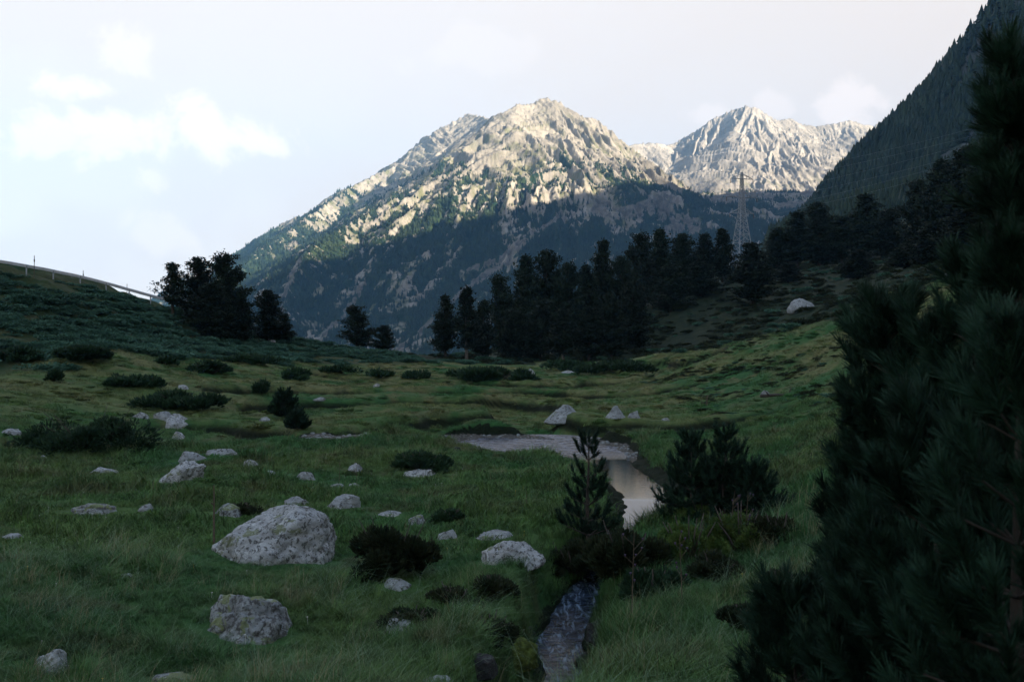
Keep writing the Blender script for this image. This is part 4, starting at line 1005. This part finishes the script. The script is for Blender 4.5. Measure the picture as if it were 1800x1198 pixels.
# ------------------------------------------------------------------ guard rail, marker poles, pylon, wires, tower
def guard_rail():
    P = np.array([(p[0], p[1]) for p in RAILP]); n = 60; t = np.linspace(0, len(P) - 1, n)
    x = np.interp(t, range(len(P)), P[:, 0]); y = np.interp(t, range(len(P)), P[:, 1]); g = hz(x, y)
    ker = np.ones(21) / 21; g = np.convolve(np.pad(g, 10, 'edge'), ker, 'valid')
    e = empty('guard_rail', (x[n // 2], y[n // 2], g[n // 2]), 0, 'long steel crash barrier on posts along the road above the left bank', 'guard rail')
    o = np.array(e.location); prof = [(-.02, .88), (.05, .82), (.05, .76), (-.02, .71), (.05, .66), (.05, .60), (-.02, .54)]
    V = []; 
    for i in range(n):
        for dy_, dz in prof: V.append((x[i] - o[0], y[i] - dy_ - o[1], g[i] + dz + .25 - o[2]))
        for dy_, dz in prof: V.append((x[i] - o[0], y[i] - dy_ + .012 - o[1], g[i] + dz + .25 - o[2]))
    link('rail', mesh('rail', V, grid_faces(n, 14), M['steel']), e)
    mbp = MB(); mbp.box((0, .06, .35), .12, .08, 1.36); mbp.box((0, .02, .85), .13, .06, .12); pm = mbp.data('post', M['dull_steel'])
    Lc = np.concatenate([[0], np.cumsum(np.hypot(np.diff(x), np.diff(y)))])
    for s in np.arange(1, Lc[-1], 3.2):
        i = np.interp(s, Lc, range(n)); px, py, pz = [float(np.interp(i, range(n), a)) for a in (x, y, g)]
        link('post', pm, e, (px - o[0], py - o[1], pz - o[2]))
guard_rail()
for u, vt, Y, lb in ((60, 449, 100, 'leftmost and tallest thin marker pole behind the guard rail'), (146, 475, 107, 'middle thin marker pole behind the guard rail'), (223, 499, 113, 'rightmost thin marker pole behind the guard rail')):
    x = (u - U0) / FPX * Y; z = ground(x, Y) - .3; top = CZ + (V0 - vt) / FPX * Y; mb = MB(); mb.tube([(0, 0, 0), (.02, 0, top - z)], [.035, .03], 6)
    mb.box((.02, 0, top - z - .5), .09, .09, .25)
    tag(link('snow_pole', mb.data('snow_pole', M['twig']), loc=(x, Y, z)), lb, 'pole', 'snow marker poles along the road')

def pylon():
    Y = 265; x0 = (1304 - U0) / FPX * Y; zg = ground(x0, Y) - .5; ztop = CZ + (V0 - 303) / FPX * Y; H = ztop - zg
    e = empty('power_pylon', (x0, Y, zg), R(18), 'steel lattice pylon with three cross arms rising between the dark pines', 'pylon')
    def hwid(z): t = z / H; return 2.9 * (1 - t / .62) + .75 * (t / .62) if t < .62 else .75 - .55 * (t - .62) / .38
    for sx in (-1, 1):
        for sy in (-1, 1):
            mb = MB(); zs = [0, H * .3, H * .62, H]
            mb.tube([(sx * hwid(z), sy * hwid(z), z) for z in zs], .11, 4); link('leg', mb.data('leg', M['dull_steel']), e)
    mb = MB(); zs = [0]; 
    while zs[-1] < H - 1: zs.append(zs[-1] + max(.9, hwid(zs[-1]) * 1.35))
    zs[-1] = H
    for a, b in zip(zs[:-1], zs[1:]):
        wa, wb = hwid(a), hwid(b)
        for s in (-1, 1):
            for q in (-1, 1):
                mb.tube([(s * wa, q * wa, a), (-s * wb, q * wb, b)], .055, 4); mb.tube([(q * wa, s * wa, a), (q * wb, -s * wb, b)], .055, 4)
        for q in (-1, 1): mb.tube([(-wb, q * wb, b), (wb, q * wb, b)], .05, 4); mb.tube([(q * wb, -wb, b), (q * wb, wb, b)], .05, 4)
    link('bracing', mb.data('bracing', M['dull_steel']), e)
    tips = []
    for z, L in ((H * .62, 3.6), (H * .77, 4.6), (H * .94, 3.4)):
        mb = MB(); w = hwid(z)
        for s in (-1, 1):
            tip = (s * L, 0, z)
            for q in (-1, 1): mb.tube([(s * w, q * w, z), tip], .075, 4); mb.tube([(s * w * .9, q * w, z + 1.3), tip], .06, 4)
            for f in (.35, .65):
                a = np.array([s * w, w, z]) * (1 - f) + np.array(tip) * f; b = np.array([s * w, -w, z]) * (1 - f) + np.array(tip) * f; c = np.array([s * w, 0, z + 1.3]) * (1 - f) + np.array(tip) * f
                mb.tube([a, b], .045, 4); mb.tube([a, c], .045, 4); mb.tube([b, c], .045, 4)
            ib = MB()
            for k in range(7): ib.tube([(tip[0], 0, z - .1 - .16 * k), (tip[0], 0, z - .2 - .16 * k)], [.09, .13], 8)
            ib.tube([(tip[0], 0, z), (tip[0], 0, z - 1.3)], .025, 5)
            link('insulator', ib.data('insulator', M['twig']), e); tips.append((tip[0], z - 1.3))
        link('cross_arm', mb.data('cross_arm', M['dull_steel']), e)
    names = ['lower left', 'lower right', 'middle left', 'middle right', 'upper left', 'upper right']
    for k, (tx, tz) in enumerate(tips):
        c, s = math.cos(R(18)), math.sin(R(18)); a = np.array([x0 + tx * c, Y + tx * s, zg + tz])
        b = np.array([150 + tx * .4, -30 - tx * 2, 88 + (tz - 20) * .9]) if False else np.array([330.0 + tx, 420 + tx * 3, 128 + (tz - 18) * 1.0])
        ptsw = [];
        for i in range(25):
            t = i / 24; q = a + (b - a) * t; q[2] -= 4 * 7.0 * t * (1 - t); ptsw.append(q - a)
        mb = MB(); mb.tube(ptsw, .016, 4); o = link('power_cable', mb.data('power_cable', M['dull_steel']), loc=a)
        tag(o, 'thin sagging cable running right from the %s pylon arm' % names[k], 'cable', 'power cables strung from the pylon')
pylon()

def tower():
    Y = 420; x, z = (704 - U0) / FPX * Y, CZ + (V0 - 634) / FPX * Y
    e = empty('bell_tower', (x, Y, z), R(10), 'tiny pale stone tower with pointed roof beyond the meadow', 'tower')
    m = simple('pale_masonry', (.42, .42, .40), .9); rf = simple('slate_roof', (.16, .17, .19), .7); dk = simple('dark_opening', (.02, .02, .02), .9)
    mb = MB(); mb.box((0, 0, 1.4), 1.5, 1.5, 2.8 + 2); link('wall', mb.data('wall', m), e)
    mb = MB(); mb.add([(-.9, -.9, 3.8), (.9, -.9, 3.8), (.9, .9, 3.8), (-.9, .9, 3.8), (0, 0, 5.6)], [(0, 1, 4), (1, 2, 4), (2, 3, 4), (3, 0, 4), (3, 2, 1, 0)]); link('roof', mb.data('roof', rf), e)
    for s in (-.35, .35):
        mb = MB(); mb.box((s, -.76, 3.0), .3, .06, .7); link('window', mb.data('window', dk), e)
tower()

# ------------------------------------------------------------------ stalks, thistles, dead branch
def stalk(u, vb, vt, label, lean=.05, br=4, name='dry_stalk', head=None, cat='plant', thick=.008, group='dry stalks standing in the grass', seed=0):
    p = ray(u, vb); H = CZ + (V0 - vt) / FPX * p[1] - p[2]; r = np.random.default_rng(seed + int(u)); e = empty(name, p, 0, label, cat, group)
    mb = MB(); mb.tube([(0, 0, -.05), (lean * H * .4, 0, H * .5), (lean * H, 0, H)], [thick, thick * .8, thick * .4], 5)
    hb = MB()
    for k in range(br):
        z = H * r.uniform(.4, .95); a = r.uniform(0, 6.28); L = H * r.uniform(.06, .13)
        q = (lean * z + L * math.cos(a), L * math.sin(a), z + L * .9); mb.tube([(lean * z, 0, z), q], thick * .5, 4)
        if head: hb = MB(); hb.tube([q, (q[0], q[1], q[2] + .03)], [.008, .018], 6); link('flower_head', hb.data('flower_head', M[head]), e)
    link('stem', mb.data('stem', M['twig']), e)
M['thistle'] = simple('thistle_purple', (.07, .05, .10), .8)
stalk(376, 960, 852, 'tall thin stick standing left of the largest boulder', 0, 1, thick=.03)
stalk(1110, 1105, 935, 'dark thistle stem in the gully grass, left', .03, 8, 'thistle', 'thistle'); stalk(1200, 1085, 940, 'dark thistle stem in the gully grass, right', -.04, 8, 'thistle', 'thistle')
stalk(1282, 965, 862, 'pale purple thistle above the leafy willows, left', .1, 7, 'thistle', 'thistle'); stalk(1310, 965, 864, 'pale purple thistle above the leafy willows, right', .05, 7, 'thistle', 'thistle')
stalk(925, 890, 862, 'tiny stalk on the turf left of the lone small pine', 0, 3); stalk(596, 850, 808, 'dry stalk left of the upright stone', .05, 5); stalk(628, 862, 800, 'dry stalk right of the upright stone', -.05, 6)
stalk(1242, 714, 694, 'tiny dead sapling on the right meadow', .08, 4, thick=.05); stalk(1234, 712, 700, 'thin stick beside the tiny dead sapling', 0, 1, thick=.03)
def branch():
    p = ray(1368, 699); mb = MB(); mb.tube([(-1.0, 0, .08), (0, .1, .14), (1.0, 0, .08), (1.8, .1, .12)], [.1, .09, .07, .03], 6); mb.tube([(.6, 0, .1), (.7, 0, .55)], [.05, .02], 5); mb.tube([(-.5, 0, .1), (-.8, -.2, .4)], [.04, .02], 5)
    tag(link('dead_branch', mb.data('dead_branch', M['bark'], True), loc=p), 'dark fallen branch lying beside the small stone on the right meadow', 'branch')
branch()

# ------------------------------------------------------------------ grass
def tuft(seed, nb, h, w, spread, lean):
    r = np.random.default_rng(seed); a = r.uniform(0, 6.28, nb); q = np.sqrt(r.random(nb)) * spread
    b = np.stack([q * np.cos(a), q * np.sin(a), np.full(nb, -.02)], 1); hh = h * r.uniform(.5, 1.2, nb); l = r.uniform(0, 6.28, nb); ln = lean * r.uniform(.2, 1.3, nb)
    d = np.stack([np.cos(l) * ln, np.sin(l) * ln, np.ones(nb)], 1)
    s = np.stack([-np.sin(l + .7), np.cos(l + .7), 0 * l], 1) * w
    m = b + d * (hh * .55)[:, None]; d2 = d.copy(); d2[:, :2] *= 2.4; d2[:, 2] *= .75; tp = m + d2 * (hh * .45)[:, None]
    V = np.stack([b - s, b + s, m + s * .8, m - s * .8, tp], 1).reshape(-1, 3)
    k = np.arange(nb)[:, None] * 5
    F = [tuple(x) for x in (k + np.array([0, 1, 2, 3]))] + [tuple(x) for x in (k + np.array([3, 2, 4]))]
    return mesh('tuft', V, F, M['grass'])
def grass():
    r = np.random.default_rng(5)
    near = [tuft(700 + s, 34, .17, .0035, .13, .7) for s in range(4)] + [tuft(710 + s, 26, .33, .0035, .09, .5) for s in range(2)]
    mid = [tuft(720 + s, 34, .15, .009, .30, .6) for s in range(4)] + [tuft(730, 26, .34, .008, .2, .4)]
    stm = tuft(740, 9, .48, .0022, .14, .35); stm.materials[0] = M['straw']; ben = tuft(741, 12, .50, .0018, .25, 1.5); ben.materials[0] = M['bent']
    src = near + mid + [stm, ben]; P = []; SC = []; I = []
    for n, r0, r1, a0, sc0, sc1 in ((42000, 7, 22, 0, .7, 1.2), (42000, 22, 50, 1, .8, 1.3), (46000, 50, 112, 1, .9, 1.5)):
        th = r.uniform(-.56, .56, n); rr = np.sqrt(r.uniform(r0 ** 2, r1 ** 2, n)); X = rr * np.sin(th); Y = rr * np.cos(th)
        z, bed, dw = hz(X, Y, True)
        u = U0 + FPX * X / Y
        tall = fbm(X / 2.2, Y / 2.2, 3, 801) ; thin = fbm(X / 3.5, Y / 3.5, 3, 802)
        k = (bed < .48) & (dw > .06) & (r.random(n) < .75 + .6 * thin)
        if a0: k &= (hill_mask(X, Y) < .6)
        X, Y, z, tall, rr, dw = X[k], Y[k], z[k], tall[k], rr[k], dw[k]; m = len(X)
        cl = np.full(m, 9.0); thin2 = fbm(X / 1.2, Y / 1.2, 3, 803)
        for qx, qy, ra, rb in ROCKS: cl = np.minimum(cl, np.hypot((X - qx) / (ra + .05), (Y - qy) / (rb + .05)) + np.where(Y < qy, 0, .3) - .25 / (ra + .3))
        k = cl > .95; X, Y, z, tall, rr, dw, cl = X[k], Y[k], z[k], tall[k], rr[k], dw[k], cl[k]; m = len(X)
        s = r.uniform(sc0, sc1, m) * (1 + .35 * np.clip(tall, -1, 1)); 
        s = s * np.where(rr > 44, .72, 1.0) * np.where(rr > 44, 1 + .5 * np.clip(thin2[k], -1, 1), 1) * np.where(cl < 1.8, .62, 1.0); tall = np.where(cl < 2.0, -1, tall)
        isT = (r.random(m) < np.clip(.03 + .55 * (tall - .12), .01, .5) * (rr < 48)) | ((dw < 2.0) & (rr < 28) & (r.random(m) < .6))
        i = np.where(isT, r.integers(4, 6, m), r.integers(0, 4, m)) if a0 == 0 else np.where(isT, 10, r.integers(6, 10, m))
        if rr.max() < 51: i = np.where(r.random(m) < (.05 if a0 == 0 else .03) * (tall > -.1), 11, i); i = np.where((r.random(m) < .045 * (1 - a0 * .6)) & (thin2[k] > -.25), 12, i)
        P.append(np.stack([X, Y, z], 1)); SC.append(s); I.append(i)
    n = 16000; X = r.uniform(-2, 4, n); Y = r.uniform(9, 27, n); z, bed, dw = hz(X, Y, True)      # overhanging tufts on the gully banks
    k = (dw > -.02) & (dw < .75) & (r.random(n) < .55); X, Y, z = X[k], Y[k], z[k]; m = len(X)
    P.append(np.stack([X, Y, z], 1)); SC.append(r.uniform(.45, 1.0, m)); I.append(r.choice([0, 1, 2, 3, 4, 5, 4, 5], m))
    P = np.concatenate(P); SC = np.concatenate(SC); I = np.concatenate(I); m = len(P); print('grass', m)
    o = points_object('meadow_grass', P, r.uniform(0, 6.28, m), SC, I, src, tilt=r.normal(size=(m, 2)) * .12); o['label'] = 'short and tufted meadow grass in green, olive and straw'
grass()
def flowers():
    r = np.random.default_rng(9); src = []
    for nm, c in (('white_flower', (.6, .6, .58)), ('yellow_flower', (.6, .45, .05))):
        m = simple(nm, c, .8); mb = MB(); mb.tube([(0, 0, 0), (.01, 0, .16)], .002, 3)
        mb.add([(.012 + .016 * math.cos(k), .016 * math.sin(k), .165) for k in np.arange(6) * 1.047], [(0, 1, 2, 3, 4, 5)]); src.append(mb.data(nm, m))
    n = 420; th = r.uniform(-.5, .4, n); rr = np.sqrt(r.uniform(64, 1400, n)); X = rr * np.sin(th); Y = rr * np.cos(th); z, bed, dw = hz(X, Y, True)
    k = (bed < .3) & (fbm(X / 3, Y / 3, 2, 77) > 0); X, Y, z = X[k], Y[k], z[k]; m = len(X)
    o = points_object('meadow_flowers', np.stack([X, Y, z], 1), r.uniform(0, 6.28, m), r.uniform(.5, 1.1, m), (r.random(m) < .25).astype(int), src); o['label'] = 'tiny white and yellow flowers dotted through the grass'
flowers()

# ------------------------------------------------------------------ air
def haze():
    mb = MB(); x0, x1, y0, y1, z0, z1 = -6300, 6300, -6300, 6300, -100, 1150
    mb.box(((x0 + x1) / 2, (y0 + y1) / 2, (z0 + z1) / 2), x1 - x0, y1 - y0, z1 - z0)
    m = bpy.data.materials.new('haze'); m.use_nodes = True; m.node_tree.nodes.clear(); t = NT(m.node_tree)
    out = t.n('ShaderNodeOutputMaterial'); v = t.n('ShaderNodeVolumePrincipled'); v.inputs['Color'].default_value = (.26, .58, 1, 1)
    v.inputs['Density'].default_value = HAZE; v.inputs['Anisotropy'].default_value = 0.0
    t.link(v.outputs[0], out.inputs['Volume'])
    o = link('haze', mb.data('haze', m)); tag(o, kind='stuff'); o['label'] = 'thin blue valley air'
HAZE = 8e-5
haze()
